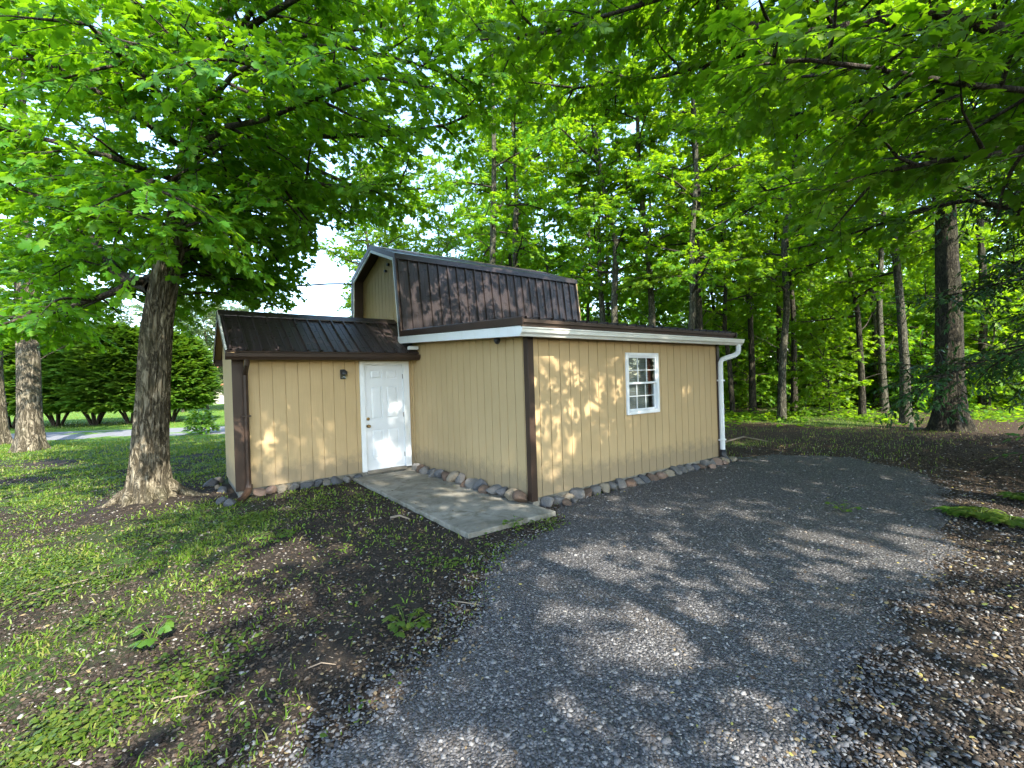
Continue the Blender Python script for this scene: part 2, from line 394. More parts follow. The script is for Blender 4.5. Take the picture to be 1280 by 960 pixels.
# gable rake: brown metal outside, white board under it
def offs(poly, d):
    out = []
    for i, p in enumerate(poly):
        a = np.array(poly[max(i - 1, 0)]); b = np.array(poly[min(i + 1, len(poly) - 1)]); p = np.array(p)
        def nrm(u, v):
            t = v - u; t = t / (np.linalg.norm(t) + 1e-9); return np.array([t[1], -t[0]])
        if i == 0: n = nrm(p, b); k = 1
        elif i == len(poly) - 1: n = nrm(a, p); k = 1
        else:
            n1, n2 = nrm(a, p), nrm(p, b); n = n1 + n2; n /= np.linalg.norm(n); k = 1 / max(0.4, float(n @ n1))
        out.append(tuple(p + n * d * k))
    return out
rake = [(3.70, ze), (3.905, zb), (5.23, zt), (6.555, zb), (6.76, 2.2)]
def band(d0, d1, xa, xb, name, mat):
    A, Bp = offs(rake, d0), offs(rake, d1)
    mb = MB()
    for i in range(len(rake) - 1):
        mb.prism([A[i], A[i + 1], Bp[i + 1], Bp[i]], xa, xb, 'x')
    return mb.build(name, mat, SHED, shift=SH)
sgn = 1
band(-0.045, 0.055, GX0 - .022, GX0 + .01, 'rake_trim', M['brown'])
band(0.0565, 0.115, GX0 - .014, GX0 + .012, 'rake_board', M['white'])
band(0.012, 0.055, GX0 + .012, -0.002, 'rake_soffit', M['deck'])
# small vent pipe ends on the gable wall
for (y, z, r) in ((4.82, 4.33, .035), (4.98, 4.22, .03)):
    MB().tube([(-0.05, y, z), (0.002, y, z)], r, 12).build('vent_cap', M['black'], SHED, shift=SH)

# ---- lean-to roof: shallow ribbed metal, brown edge trim, white fascia and gutter
RX0, RX1 = -0.27, 5.21
lean_z = lambda y: 2.475 + 0.0592 * (y + 0.25)
r_lean = ribbed('lean_to_roof', (-0.25, lean_z(-0.25)), (3.72, lean_z(3.72)), RX0, RX1, thick=0.05)
MB().box(RX0 + .01, RX1 - .01, -0.212, -0.19, 2.335, 2.452).build('eave_board', M['deck'], SHED, shift=SH)
MB().prism([(-0.27, 2.385), (3.70, 2.385 + 3.97 * .0592), (3.70, 2.49 + 3.97 * .0592), (-0.27, 2.49)], RX0 - .02, RX0 + .001, 'x').build('rake_trim', M['brown'], SHED, bevel=.003, shift=SH)
MB().prism([(-0.27, 2.385), (4.0, 2.385 + 4.27 * .0592), (4.0, 2.49 + 4.27 * .0592), (-0.27, 2.49)], RX1 - .001, RX1 + .02, 'x').build('rake_trim', M['brown'], SHED, bevel=.003, shift=SH)
MB().prism([(-0.185, 2.245), (3.84, 2.245 + 4.025 * .0592), (3.84, 2.384 + 4.025 * .0592), (-0.185, 2.384)], RX0 + .0, RX0 + .022, 'x').build('fascia_board', M['white'], SHED, bevel=.004, shift=SH)
MB().prism([(-0.185, 2.245), (3.84, 2.245 + 4.025 * .0592), (3.84, 2.384 + 4.025 * .0592), (-0.185, 2.384)], RX1 - .022, RX1, 'x').build('fascia_board', M['white'], SHED, bevel=.004, shift=SH)
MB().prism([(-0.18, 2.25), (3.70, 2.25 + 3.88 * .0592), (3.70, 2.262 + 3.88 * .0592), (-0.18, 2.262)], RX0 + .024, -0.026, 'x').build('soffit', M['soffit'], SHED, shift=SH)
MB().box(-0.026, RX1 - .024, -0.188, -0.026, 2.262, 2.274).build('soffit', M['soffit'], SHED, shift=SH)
MB().box(-0.22, -0.03, 3.40, 3.50, 2.335, 2.40).build('eave_return', M['white'], SHED, bevel=.004, shift=SH)
gut = [(-0.214, 2.35), (-0.214, 2.235), (-0.275, 2.235), (-0.288, 2.262), (-0.318, 2.285), (-0.322, 2.33), (-0.336, 2.335), (-0.336, 2.352), (-0.318, 2.352), (-0.313, 2.29), (-0.28, 2.27), (-0.268, 2.242), (-0.222, 2.242), (-0.222, 2.35)]
g = MB(); g.prism(gut, RX0 - .07, 5.40, 'x')
o = g.build('gutter', M['gutter_white'], SHED, shift=SH)
cap = [(-0.214, 2.35), (-0.214, 2.235), (-0.275, 2.235), (-0.288, 2.262), (-0.318, 2.285), (-0.322, 2.33), (-0.336, 2.335), (-0.336, 2.352)]
MB().prism(cap, RX0 - .079, RX0 - .07, 'x').build('end_cap', M['white'], o)
MB().prism(cap, 5.40, 5.408, 'x').build('end_cap', M['white'], o)
# white downspout: drops from the gutter, sweeps back to the wall, runs down into a black drain boot
xd = 4.925
ds = MB().tube([(5.27, -0.268, 2.25), (5.27, -0.268, 2.14), (5.25, -0.262, 2.08), (5.18, -0.235, 2.035), (5.03, -0.13, 1.985), (4.96, -0.085, 1.955), (xd, -0.07, 1.90), (xd, -0.066, 1.7), (xd, -0.066, 0.1)], 0.052, 8, (1, 0.8)).build('downspout', M['white'], SHED, bevel=0, shift=SH)
MB().box(xd - .07, xd + .065, -0.112, -0.02, 1.52, 1.55).build('strap', M['white'], ds)
MB().box(xd - .07, xd + .065, -0.112, -0.02, 0.32, 0.35).build('strap', M['white'], ds)
MB().tube([(xd, -0.066, 0.14), (xd, -0.068, 0.02), (xd + .03, -0.10, -0.06), (xd + .10, -0.16, -0.13)], [.062, .066, .066, .06], 10).build('drain_boot', M['black'], ds, smooth=True)
# small dome camera under the fascia
dc = MB().tube([(-0.13, 0.55, 2.285), (-0.13, 0.55, 2.25), (-0.13, 0.55, 2.215), (-0.13, 0.55, 2.20)], [.05, .05, .035, .012], 12).build('dome_camera', M['black'], SHED, smooth=True, shift=SH)

# ---- side wing roof
wx0 = -L2 - 0.11
we_y, we_z, wr_y, wr_z = 3.43, 2.27, 4.62, 3.035
r_w = ribbed('wing_roof', (we_y, we_z), (wr_y, wr_z), wx0, -0.004)
r_w2 = ribbed('wing_roof', (5.81, we_z), (wr_y, wr_z), wx0, -0.004)
MB().prism([(4.46, wr_z - .075), (4.62, wr_z + .03), (4.78, wr_z - .075), (4.78, wr_z - .06), (4.62, wr_z + .046), (4.46, wr_z - .06)], wx0 - .01, -0.004, 'x').build('ridge_cap', M['metal_roof'], r_w)
sl = (wr_z - we_z) / (wr_y - we_y)
for s_, nm in ((1, 'rake_trim'), (-1, 'rake_trim')):
    a = (4.62 - s_ * (4.62 - we_y), we_z); b = (4.62, wr_z)
    MB().prism([(a[0], a[1] - .13), (a[0], a[1] + .012), (b[0], b[1] + .015), (b[0], b[1] - .125)], wx0 - .018, wx0 + .0, 'x').build(nm, M['brown'], SHED, bevel=.003, shift=SH)
    MB().prism([(a[0], a[1] - .045), (a[0], a[1] - .033), (b[0], b[1] - .033), (b[0], b[1] - .045)], wx0 + .0015, -L2 - .002, 'x').build('rake_soffit', M['soffit'], SHED, shift=SH)
    # pale drip edge along the rake
    MB().prism([(a[0], a[1] + .013), (a[0], a[1] + .030), (b[0], b[1] + .033), (b[0], b[1] + .016)], wx0 - .022, wx0 + .004, 'x').build('drip_edge', M['gutter_white'] if s_ == 1 else M['brown'], SHED, shift=SH)
MB().box(wx0 + .002, -0.035, we_y + .045, we_y + .065, 2.15, we_z - .015).build('eave_board', M['deck'], SHED, shift=SH)
MB().box(wx0 + .002, -0.035, 5.74, 5.76, 2.12, we_z - .02).build('eave_board', M['deck'], SHED, shift=SH)
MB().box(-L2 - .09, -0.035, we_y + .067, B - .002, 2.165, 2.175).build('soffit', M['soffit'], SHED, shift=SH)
bg = [(we_y + .043, 2.235), (we_y + .043, 2.13), (we_y - .015, 2.13), (we_y - .028, 2.155), (we_y - .055, 2.175), (we_y - .06, 2.23), (we_y - .048, 2.235), (we_y - .04, 2.18), (we_y - .0, 2.145), (we_y + .035, 2.145), (we_y + .035, 2.235)]
go = MB().prism(bg, wx0 - .02, -0.006, 'x').build('gutter', M['brown'], SHED, shift=SH)
MB().prism([bg[i] for i in range(6)], wx0 - .028, wx0 - .02, 'x').build('end_cap', M['brown'], go)
xb_ = -3.0
bd = MB().tube([(xb_, 3.43, 2.14), (xb_, 3.45, 2.06), (xb_, 3.6, 1.98), (xb_, 3.715, 1.9), (xb_, 3.725, 1.6), (xb_, 3.725, 0.16), (xb_ - .0, 3.71, 0.05)], 0.05, 8, (1, .8)).build('downspout', M['brown'], SHED, shift=SH)
MB().tube([(xb_, 3.712, 0.08), (xb_ - .005, 3.69, 0.01), (xb_ - .05, 3.60, -0.045), (xb_ - .14, 3.45, -0.085), (xb_ - .16, 3.42, -0.09)], [.056, .058, .058, .058, .058], 8, (1, .8)).build('elbow', M['brown'], bd)
MB().box(xb_ - .065, xb_ + .065, 3.675, 3.765, 1.2, 1.225).build('strap', M['brown'], bd)

# ---- door
fr = MB()
fr.box(-1.09, -1.0, B - .03, B + .05, -0.0, 2.10).box(-0.21, -0.085, B - .03, B + .05, 0.0, 2.10).box(-1.09, -0.085, B - .032, B + .05, 2.052, 2.125)
door = MB()
x0, x1, z0, z1 = -0.997, -0.213, 0.015, 2.05
yF = B + .012
cols = [x0 + .115, x0 + .115 + .235, x1 - .115 - .235, x1 - .115]
rows = [(0.22, 0.78), (0.98, 1.62), (1.76, 1.93)]
xs = [x0] + cols + [x1]; zs = [z0] + [v for r_ in rows for v in (z0 + r_[0], z0 + r_[1])] + [z1]
pans = []
for i in range(5):
    for j in range(7):
        pan = i in (1, 3) and j in (1, 3, 5)
        if pan: door.box(xs[i], xs[i + 1], yF + .013, yF + .03, zs[j], zs[j + 1]); pans.append((xs[i], xs[i + 1], zs[j], zs[j + 1]))
        else: door.box(xs[i], xs[i + 1], yF, yF + .03, zs[j], zs[j + 1])
for a, b, c, d in pans:
    e, k = .016, .042
    door.add([(a + e, yF + .013, c + e), (b - e, yF + .013, c + e), (b - e, yF + .013, d - e), (a + e, yF + .013, d - e),
              (a + k, yF + .002, c + k), (b - k, yF + .002, c + k), (b - k, yF + .002, d - k), (a + k, yF + .002, d - k)],
             [(4,5,6,7),(0,1,5,4),(1,2,6,5),(2,3,7,6),(3,0,4,7)])
dr = door.build('door', M['door'], SHED, shift=SH)
fo = fr.build('door_frame', M['white'], SHED, bevel=.004, shift=SH)
MB().box(-1.0, -0.2, B - .045, B + .05, -0.045, 0.012).build('threshold', M['sill_wood'], SHED, bevel=.006, shift=SH)
for z, nm in ((0.87, 'door_knob'), (1.01, 'deadbolt')):
    if nm == 'door_knob':
        MB().tube([(-.945, yF + .002, z), (-.945, yF - .012, z), (-.945, yF - .03, z), (-.945, yF - .05, z), (-.945, yF - .068, z), (-.945, yF - .074, z)], [.033, .033, .013, .026, .03, .015], 16).build(nm, M['brass'], dr, smooth=True)
    else:
        MB().tube([(-.945, yF + .002, z), (-.945, yF - .02, z), (-.945, yF - .026, z)], [.03, .03, .02], 16).build(nm, M['brass'], dr, smooth=True)
for z in (0.25, 1.05, 1.82):
    MB().tube([(-.216, yF - .006, z - .045), (-.216, yF - .006, z + .045)], .008, 8).build('hinge', M['sill_wood'], dr)

# ---- window: white vinyl double-hung, three by two panes in each sash
wx_0, wx_1, wz_0, wz_1 = WIN
wf = MB()
wf.box(wx_0, wx_0 + .055, -.03, .05, wz_0, wz_1).box(wx_1 - .055, wx_1, -.03, .05, wz_0, wz_1)
wf.box(wx_0 + .055, wx_1 - .055, -.03, .05, wz_1 - .055, wz_1).box(wx_0 + .055, wx_1 - .055, -.036, .05, wz_0, wz_0 + .06)
W = wf.build('window', M['white'], SHED, bevel=.004, shift=SH)
mid = (wz_0 + wz_1) / 2 + .01
def sash(xa, xb, za, zb_, y):
    s = MB()
    s.box(xa, xa + .026, y, y + .025, za, zb_).box(xb - .026, xb, y, y + .025, za, zb_).box(xa + .026, xb - .026, y, y + .025, za, za + .03).box(xa + .026, xb - .026, y, y + .025, zb_ - .03, zb_)
    so = s.build('sash', M['white'], W, bevel=.003)
    mu = MB(); ia, ib, ja, jb = xa + .026, xb - .026, za + .03, zb_ - .03
    for k in (1, 2):
        x = ia + (ib - ia) * k / 3; mu.box(x - .006, x + .006, y + .006, y + .02, ja, jb)
    zz = (ja + jb) / 2
    for k in range(3):
        a = ia + (ib - ia) * k / 3 + (.006 if k else 0); b = ia + (ib - ia) * (k + 1) / 3 - (.006 if k < 2 else 0)
        mu.box(a, b, y + .0065, y + .0195, zz - .006, zz + .006)
    mu.build('muntin', M['white'], W)
    MB().box(ia, ib, y + .011, y + .015, ja, jb).build('pane', M['glass'], W)
sash(wx_0 + .056, wx_1 - .056, mid - .02, wz_1 - .056, -0.012)
sash(wx_0 + .058, wx_1 - .058, wz_0 + .061, mid + .018, 0.020)
bl = MB(); z = wz_0 + .07
while z < wz_1 - .06:
    bl.add([(wx_0 + .06, .055, z), (wx_1 - .20, .055, z), (wx_1 - .20, .072, z + .026), (wx_0 + .06, .072, z + .026)], [(0, 1, 2, 3)])
    z += .03
bl.build('blind', M['blind'], W)
cu = MB()
for k in range(8):
    x = wx_1 - .20 + k * .018
    cu.box(x, x + .018, .10 + .012 * (k % 2), .118 + .012 * (k % 2), wz_0 + .3, wz_1 - .05)
cu.build('curtain', M['curtain'], W)
MB().box(wx_0 - .1, wx_1 + .1, .9, .92, wz_0 - .2, wz_1 + .15).build('room_shade_sheet', M['inside'], W)  # near-black sheet standing in for the unlit room behind the blind
# nested parts keep world coordinates of their parent part
for o in SHED.children:
    for c in o.children: c.location = (0, 0, 0)

# ---- wall lantern beside the door
la = empty('wall_lantern', (-1.40, B, 1.86), 'small black wall lantern beside the white door under the eave', 'lantern')
MB().box(-.05, .05, -.02, -.001, -.07, .11).build('back_plate', M['black'], la, bevel=.006)
MB().tube([(0, -.02, .07), (0, -.07, .075), (0, -.085, .07)], .014, 8).tube([(0, -.085, .10), (0, -.085, .07), (0, -.085, .02), (0, -.085, .012)], [.02, .055, .062, .062], 14).build('lamp_shade', M['black'], la, smooth=True)
MB().tube([(0, -.085, .012), (0, -.085, -.055), (0, -.085, -.08)], [.048, .045, .025], 14).build('lens', M['glass'], la, smooth=True)

# ---- overhead service cable from the gable to the trees on the left
pts = []
a = np.array([-0.26, 6.58, 4.20]); b = np.array([-6.2, 10.2, 4.9])
for k in range(25):
    t = k / 24; p = a + (b - a) * t; p[2] -= 0.5 * math.sin(math.pi * t) * 0.5 - 0.02 * math.sin(t * 23)
    pts.append(p)
tag(MB().tube(pts, .02, 6).build('service_cable', M['cable'], None, smooth=True), 'thin black service cable running from the barn gable into the trees', 'cable')
SHADE = [(-2.9, -8.3, 0, 1.2, .9, 'shade tree closest behind the photographer by the drive'), (1.9, -13.2, 3, 2.2, 1.0, 'shade tree standing between the drive tree and the near lawn tree'), (-1.6, -10.4, 1, .5, 1.0, 'shade tree nearest the drive on the near lawn'), (-9.5, -15.5, 2, 1.5, .8, 'shade tree farthest left on the near lawn'),
         (8.5, -13.0, 3, 3.5, .85, 'shade tree right of the drive, beyond the dark evergreen')]
# ================================================================== LEAVES AND TREES
def outline(half, fold=0.12, droop=0.18):
    """half outline (x along midrib, y half width) -> fan of triangles round an inner point"""
    pts = half + [(x, -y) for x, y in half[-2:0:-1]]
    V = [(0.33, 0, 0)] + [(x, y, -fold * abs(y) - droop * x * x) for x, y in pts]
    n = len(pts)
    return np.array(V, float), np.array([(0, 1 + i, 1 + (i + 1) % n) for i in range(n)])
MAPLE = outline([(0, 0), (-.09, .2), (.05, .44), (.2, .3), (.36, .46), (.56, .62), (.52, .26), (.74, .27), (1, 0)], .22, .27)
MAPLE_S = outline([(0, 0), (-.06, .38), (.22, .27), (.55, .58), (.54, .22), (1, 0)])
OVAL = outline([(0, 0), (.2, .3), (.55, .32), (1, 0)], .2, .2)
FROND = outline([(0, 0), (.12, .16), (.3, .09), (.42, .2), (.58, .1), (.75, .12), (1, 0)], .1, .25)
BLADE = (np.array([(0, -.05, 0), (0, .05, 0), (.6, .035, .0), (.6, -.035, 0), (1, 0, -.12)]), None)

def leaf_mesh(name, P, D, N, S, tpl):
    V0, F0 = tpl
    D = D / (np.linalg.norm(D, axis=1)[:, None] + 1e-9)
    N = N - (N * D).sum(1)[:, None] * D; N /= np.linalg.norm(N, axis=1)[:, None] + 1e-9
    Y = np.cross(N, D)
    V = P[:, None, :] + S[:, None, None] * (V0[None, :, 0, None] * D[:, None, :] + V0[None, :, 1, None] * Y[:, None, :] + V0[None, :, 2, None] * N[:, None, :])
    F = F0[None] + (np.arange(len(P)) * len(V0))[:, None, None]
    return mesh_np(name, V.reshape(-1, 3), F.reshape(-1, 3))

def unit(v): return v / (np.linalg.norm(v) + 1e-9)
UP = np.array([0, 0, 1.0])

class Tree:
    def __init__(s, seed, leaf=(.09, .14), node=.075, gap2=.26, gap1=.34, vert=1.0):
        s.r = np.random.default_rng(seed); s.tubes = []; s.P = []; s.D = []; s.N = []
        s.leaf = leaf; s.node = node; s.gap2 = gap2; s.gap1 = gap1; s.vert = vert
        s.cut = None
    def spray(s, p, d, L):
        """a twig with paired leaves lying roughly in a level plane, drooping at the tip"""
        r = s.r
        n = max(3, int(L / s.node))
        t = np.linspace(.12, 1, n)
        path = p + d * (t[:, None] * L) + np.array([0, 0, -1]) * (0.22 * L * t[:, None] ** 2)
        if s.cut is not None and s.cut(path[-1]): return
        side = unit(np.cross(d, UP) + r.normal(0, .15, 3))
        sg = np.where(np.arange(n) % 2 == 0, 1.0, -1.0)
        for k in (1, -1):
            D = side * (sg * k)[:, None] * .75 + d * .7 + r.normal(0, .28, (n, 3)); D[:, 2] -= .25
            D /= np.linalg.norm(D, axis=1)[:, None]
            s.P.append(path + D * r.uniform(.025, .07, (n, 1))); s.D.append(D)
            s.N.append(UP + r.normal(0, .33 * s.vert, (n, 3)) + d * .25)
        s.P.append(path[-1:] + d * .03); s.D.append((d + np.array([0, 0, -.4]))[None]); s.N.append((UP + r.normal(0, .3, 3))[None])
        s.tubes.append((np.array([p, p + (path[n // 2] - p), path[-1]]), np.array([.006, .0045, .002]) , 3))
    def path(s, p, d, L, bend=.12, lift=0.0, step=.28):
        r = s.r; n = max(3, int(L / step) + 1); out = [p.copy()]; d = unit(d)
        for i in range(n):
            d = unit(d + r.normal(0, bend, 3) + UP * lift)
            out.append(out[-1] + d * (L / n))
        return np.array(out)
    def branch(s, p, d, L, rad):
        """second-order branch: level, with sprays on both sides"""
        P = s.path(p, d, L, .10, -.02)
        s.tubes.append((P, np.linspace(rad, .006, len(P)), 5))
        s.clothe(P, .18, L)
    def clothe(s, P, start, L, k2=1.0):
        r = s.r; seg = np.linalg.norm(np.diff(P, axis=0), axis=1); cum = np.concatenate([[0], np.cumsum(seg)]); T = cum[-1]
        x = T * start; sg = 1 if r.random() < .5 else -1
        while x < T:
            i = min(np.searchsorted(cum, x) , len(P) - 1); a, b = P[max(i - 1, 0)], P[i]
            q = a + (b - a) * ((x - cum[max(i - 1, 0)]) / (seg[max(i - 1, 0)] + 1e-9)); t = unit(b - a)
            side = unit(np.cross(t, UP)) * sg
            s.spray(q, unit(t * .6 + side * r.uniform(.6, 1) + UP * r.normal(0.05, .22 * s.vert)), r.uniform(.35, .75) * k2)
            sg = -sg; x += s.gap2 * r.uniform(.6, 1.4)
        s.spray(P[-1], unit(P[-1] - P[-2]), .5 * k2)
    def limb(s, P, rad, start=.25, blen=1.5, tip=.02):
        """main limb along the polyline P, dressed with branches"""
        P = np.array(P, float); r = s.r
        s.tubes.append((P, np.linspace(rad, tip, len(P)) if np.isscalar(rad) else rad, 8))
        seg = np.linalg.norm(np.diff(P, axis=0), axis=1); cum = np.concatenate([[0], np.cumsum(seg)]); T = cum[-1]
        x = T * start; sg = 1 if r.random() < .5 else -1
        while x < T:
            i = max(1, min(np.searchsorted(cum, x), len(P) - 1)); a, b = P[i - 1], P[i]
            q = a + (b - a) * ((x - cum[i - 1]) / (seg[i - 1] + 1e-9)); t = unit(b - a)
            side = unit(np.cross(t, UP)) * sg
            f = 1 - .55 * (x / T)
            s.branch(q, unit(t * r.uniform(.3, .8) + side * r.uniform(.6, 1.1) + UP * r.normal(.1, .3 * s.vert)), blen * f * r.uniform(.7, 1.25), .016 + .012 * f)
            sg = -sg; x += s.gap1 * r.uniform(.6, 1.5)
        s.clothe(P[-max(4, len(P) // 4):], .0, 1)
    def auto_limb(s, p, az, el, L, rad, start=.22, blen=1.5, lift=-.01, bend=.09):
        d = np.array([math.cos(az) * math.cos(el), math.sin(az) * math.cos(el), math.sin(el)])
        s.limb(s.path(np.array(p, float), d, L, bend, lift, .4), rad, start, blen)
    def wood(s, name):
        Vs, Fs, n = [], [], 0
        for P, rad, k in s.tubes:
            V, F = tube_np(P, rad, k); Vs.append(V); Fs.append(F + n); n += len(V)
        return mesh_np(name, np.concatenate(Vs), np.concatenate(Fs), True)
    def leaves(s, name, tpl):
        P, D, N = (np.concatenate(x) for x in (s.P, s.D, s.N)); print(name, len(P), 'leaves')
        return leaf_mesh(name, P, D, N, s.r.uniform(*s.leaf, len(P)), tpl)

def trunk_mesh(name, P, rad, sides=40, flare=0.9, roots=6, ridge=.05, seed=1, rings=90, freq=9.0, flare_h=.55):
    """bark-ridged trunk with a root flare, along the polyline P (local, base at 0)"""
    P = np.array(P, float); rad = np.array(rad, float)
    seg = np.linalg.norm(np.diff(P, axis=0), axis=1); cum = np.concatenate([[0], np.cumsum(seg)])
    u = np.concatenate([np.linspace(0, min(1.2, cum[-1] * .3), rings // 3, endpoint=False), np.linspace(min(1.2, cum[-1] * .3), cum[-1], rings - rings // 3)])
    C = np.stack([np.interp(u, cum, P[:, k]) for k in range(3)], 1); rr = np.interp(u, cum, rad)
    ker = np.array([.25, .5, .25])
    rng = np.random.default_rng(seed); ph = rng.uniform(0, 6.28, 4)
    V = []
    for i in range(len(u)):
        z = u[i]; fl = math.exp(-z / flare_h)
        for j in range(sides):
            a = 2 * math.pi * j / sides
            lob = (0.5 + 0.5 * math.cos(roots * a + ph[0] + .5 * math.sin(2 * a + ph[1]))) ** 2.2
            k = 1 + flare * (fl ** 1.25) * (.22 + .78 * lob) + .05 * math.sin(2 * a + ph[2] + z * .6)
            nx, ny = math.cos(a), math.sin(a)
            nz = noise.noise(Vector((nx * freq * .35 + seed, ny * freq * .35, z * .55)))
            n2 = noise.noise(Vector((nx * freq + seed, ny * freq, z * 1.5)))
            k += ridge * (1.2 * abs(nz) + .5 - 1.6 * max(0.0, 1 - 4.2 * abs(n2)))
            V.append((C[i, 0] + nx * rr[i] * k, C[i, 1] + ny * rr[i] * k, C[i, 2]))
    F = [(i * sides + j, i * sides + (j + 1) % sides, (i + 1) * sides + (j + 1) % sides, (i + 1) * sides + j) for i in range(len(u) - 1) for j in range(sides)]
    return mesh_np(name, np.array(V), np.array(F), True)

def join_np(name, parts):
    Vs, Fs, n = [], [], 0
    for V, F in parts: Vs.append(V); Fs.append(F + n); n += len(V)
    return mesh_np(name, np.concatenate(Vs), np.concatenate(Fs), True)
def with_roots(me, roots):
    """surface roots joined to the trunk mesh"""
    V = np.empty(len(me.vertices) * 3, np.float32); me.vertices.foreach_get('co', V)
    F = np.empty(len(me.loops), np.int32); me.loops.foreach_get('vertex_index', F)
    parts = [(V.reshape(-1, 3), F.reshape(-1, 4))]
    rr = np.random.default_rng(77)
    for a, Lr, r0, bend in roots:
        n = 16; t = np.linspace(0, 1, n); an = a + bend * t + .12 * np.sin(t * 9 + a)
        d = .16 + Lr * t
        P = np.stack([np.cos(an) * d, np.sin(an) * d, .30 * (1 - t) ** 3 + .055 * (1 - t) - .055 * t + .012 * np.sin(t * 13 + a)], 1)
        parts.append(tube_np(P, r0 * (1 - .8 * t) * (1 + .18 * np.sin(t * 17 + a)), 12))
    return join_np(me.name, parts)
def plant_tree(name, loc, label, group, trunk_me, wood_me, crown_me, bark, limbm, leafm, cat='tree', rz=0, sc=1.0):
    root = empty(name, loc, label, cat, group, rz)
    root.scale = (sc, sc, sc)
    link('trunk', trunk_me, bark, root)
    link('branches', wood_me, limbm, root)
    link('crown', crown_me, leafm, root)
    return root

# ---- the big maple in front of the side wing
HB = ground_at(187, 628); HB.z = GZ
def hp(px, py, dd=0.0):
    """a point in the plane of the maple (dd metres farther), local to its base"""
    dep = float((np.array(HB) - CAM_LOC) @ CF) + dd
    return np.array(at(px, py, dep) - HB)
tk = [np.array([0, 0, -.15]), np.array([0, 0, 0.0]), hp(188, 560), hp(192, 480), hp(197, 400), hp(212, 320), hp(232, 240), hp(238, 180), hp(243, 120, .2), hp(262, 70, .4), hp(290, 0, .6), hp(300, -120, .8), hp(310, -260, 1.0), hp(318, -400, 1.2)]
trad = [.30, .28, .235, .21, .19, .165, .14, .125, .14, .125, .105, .08, .055, .03]
HERO = Tree(11, (.055, .13), .054, .19, .34, 1.35)
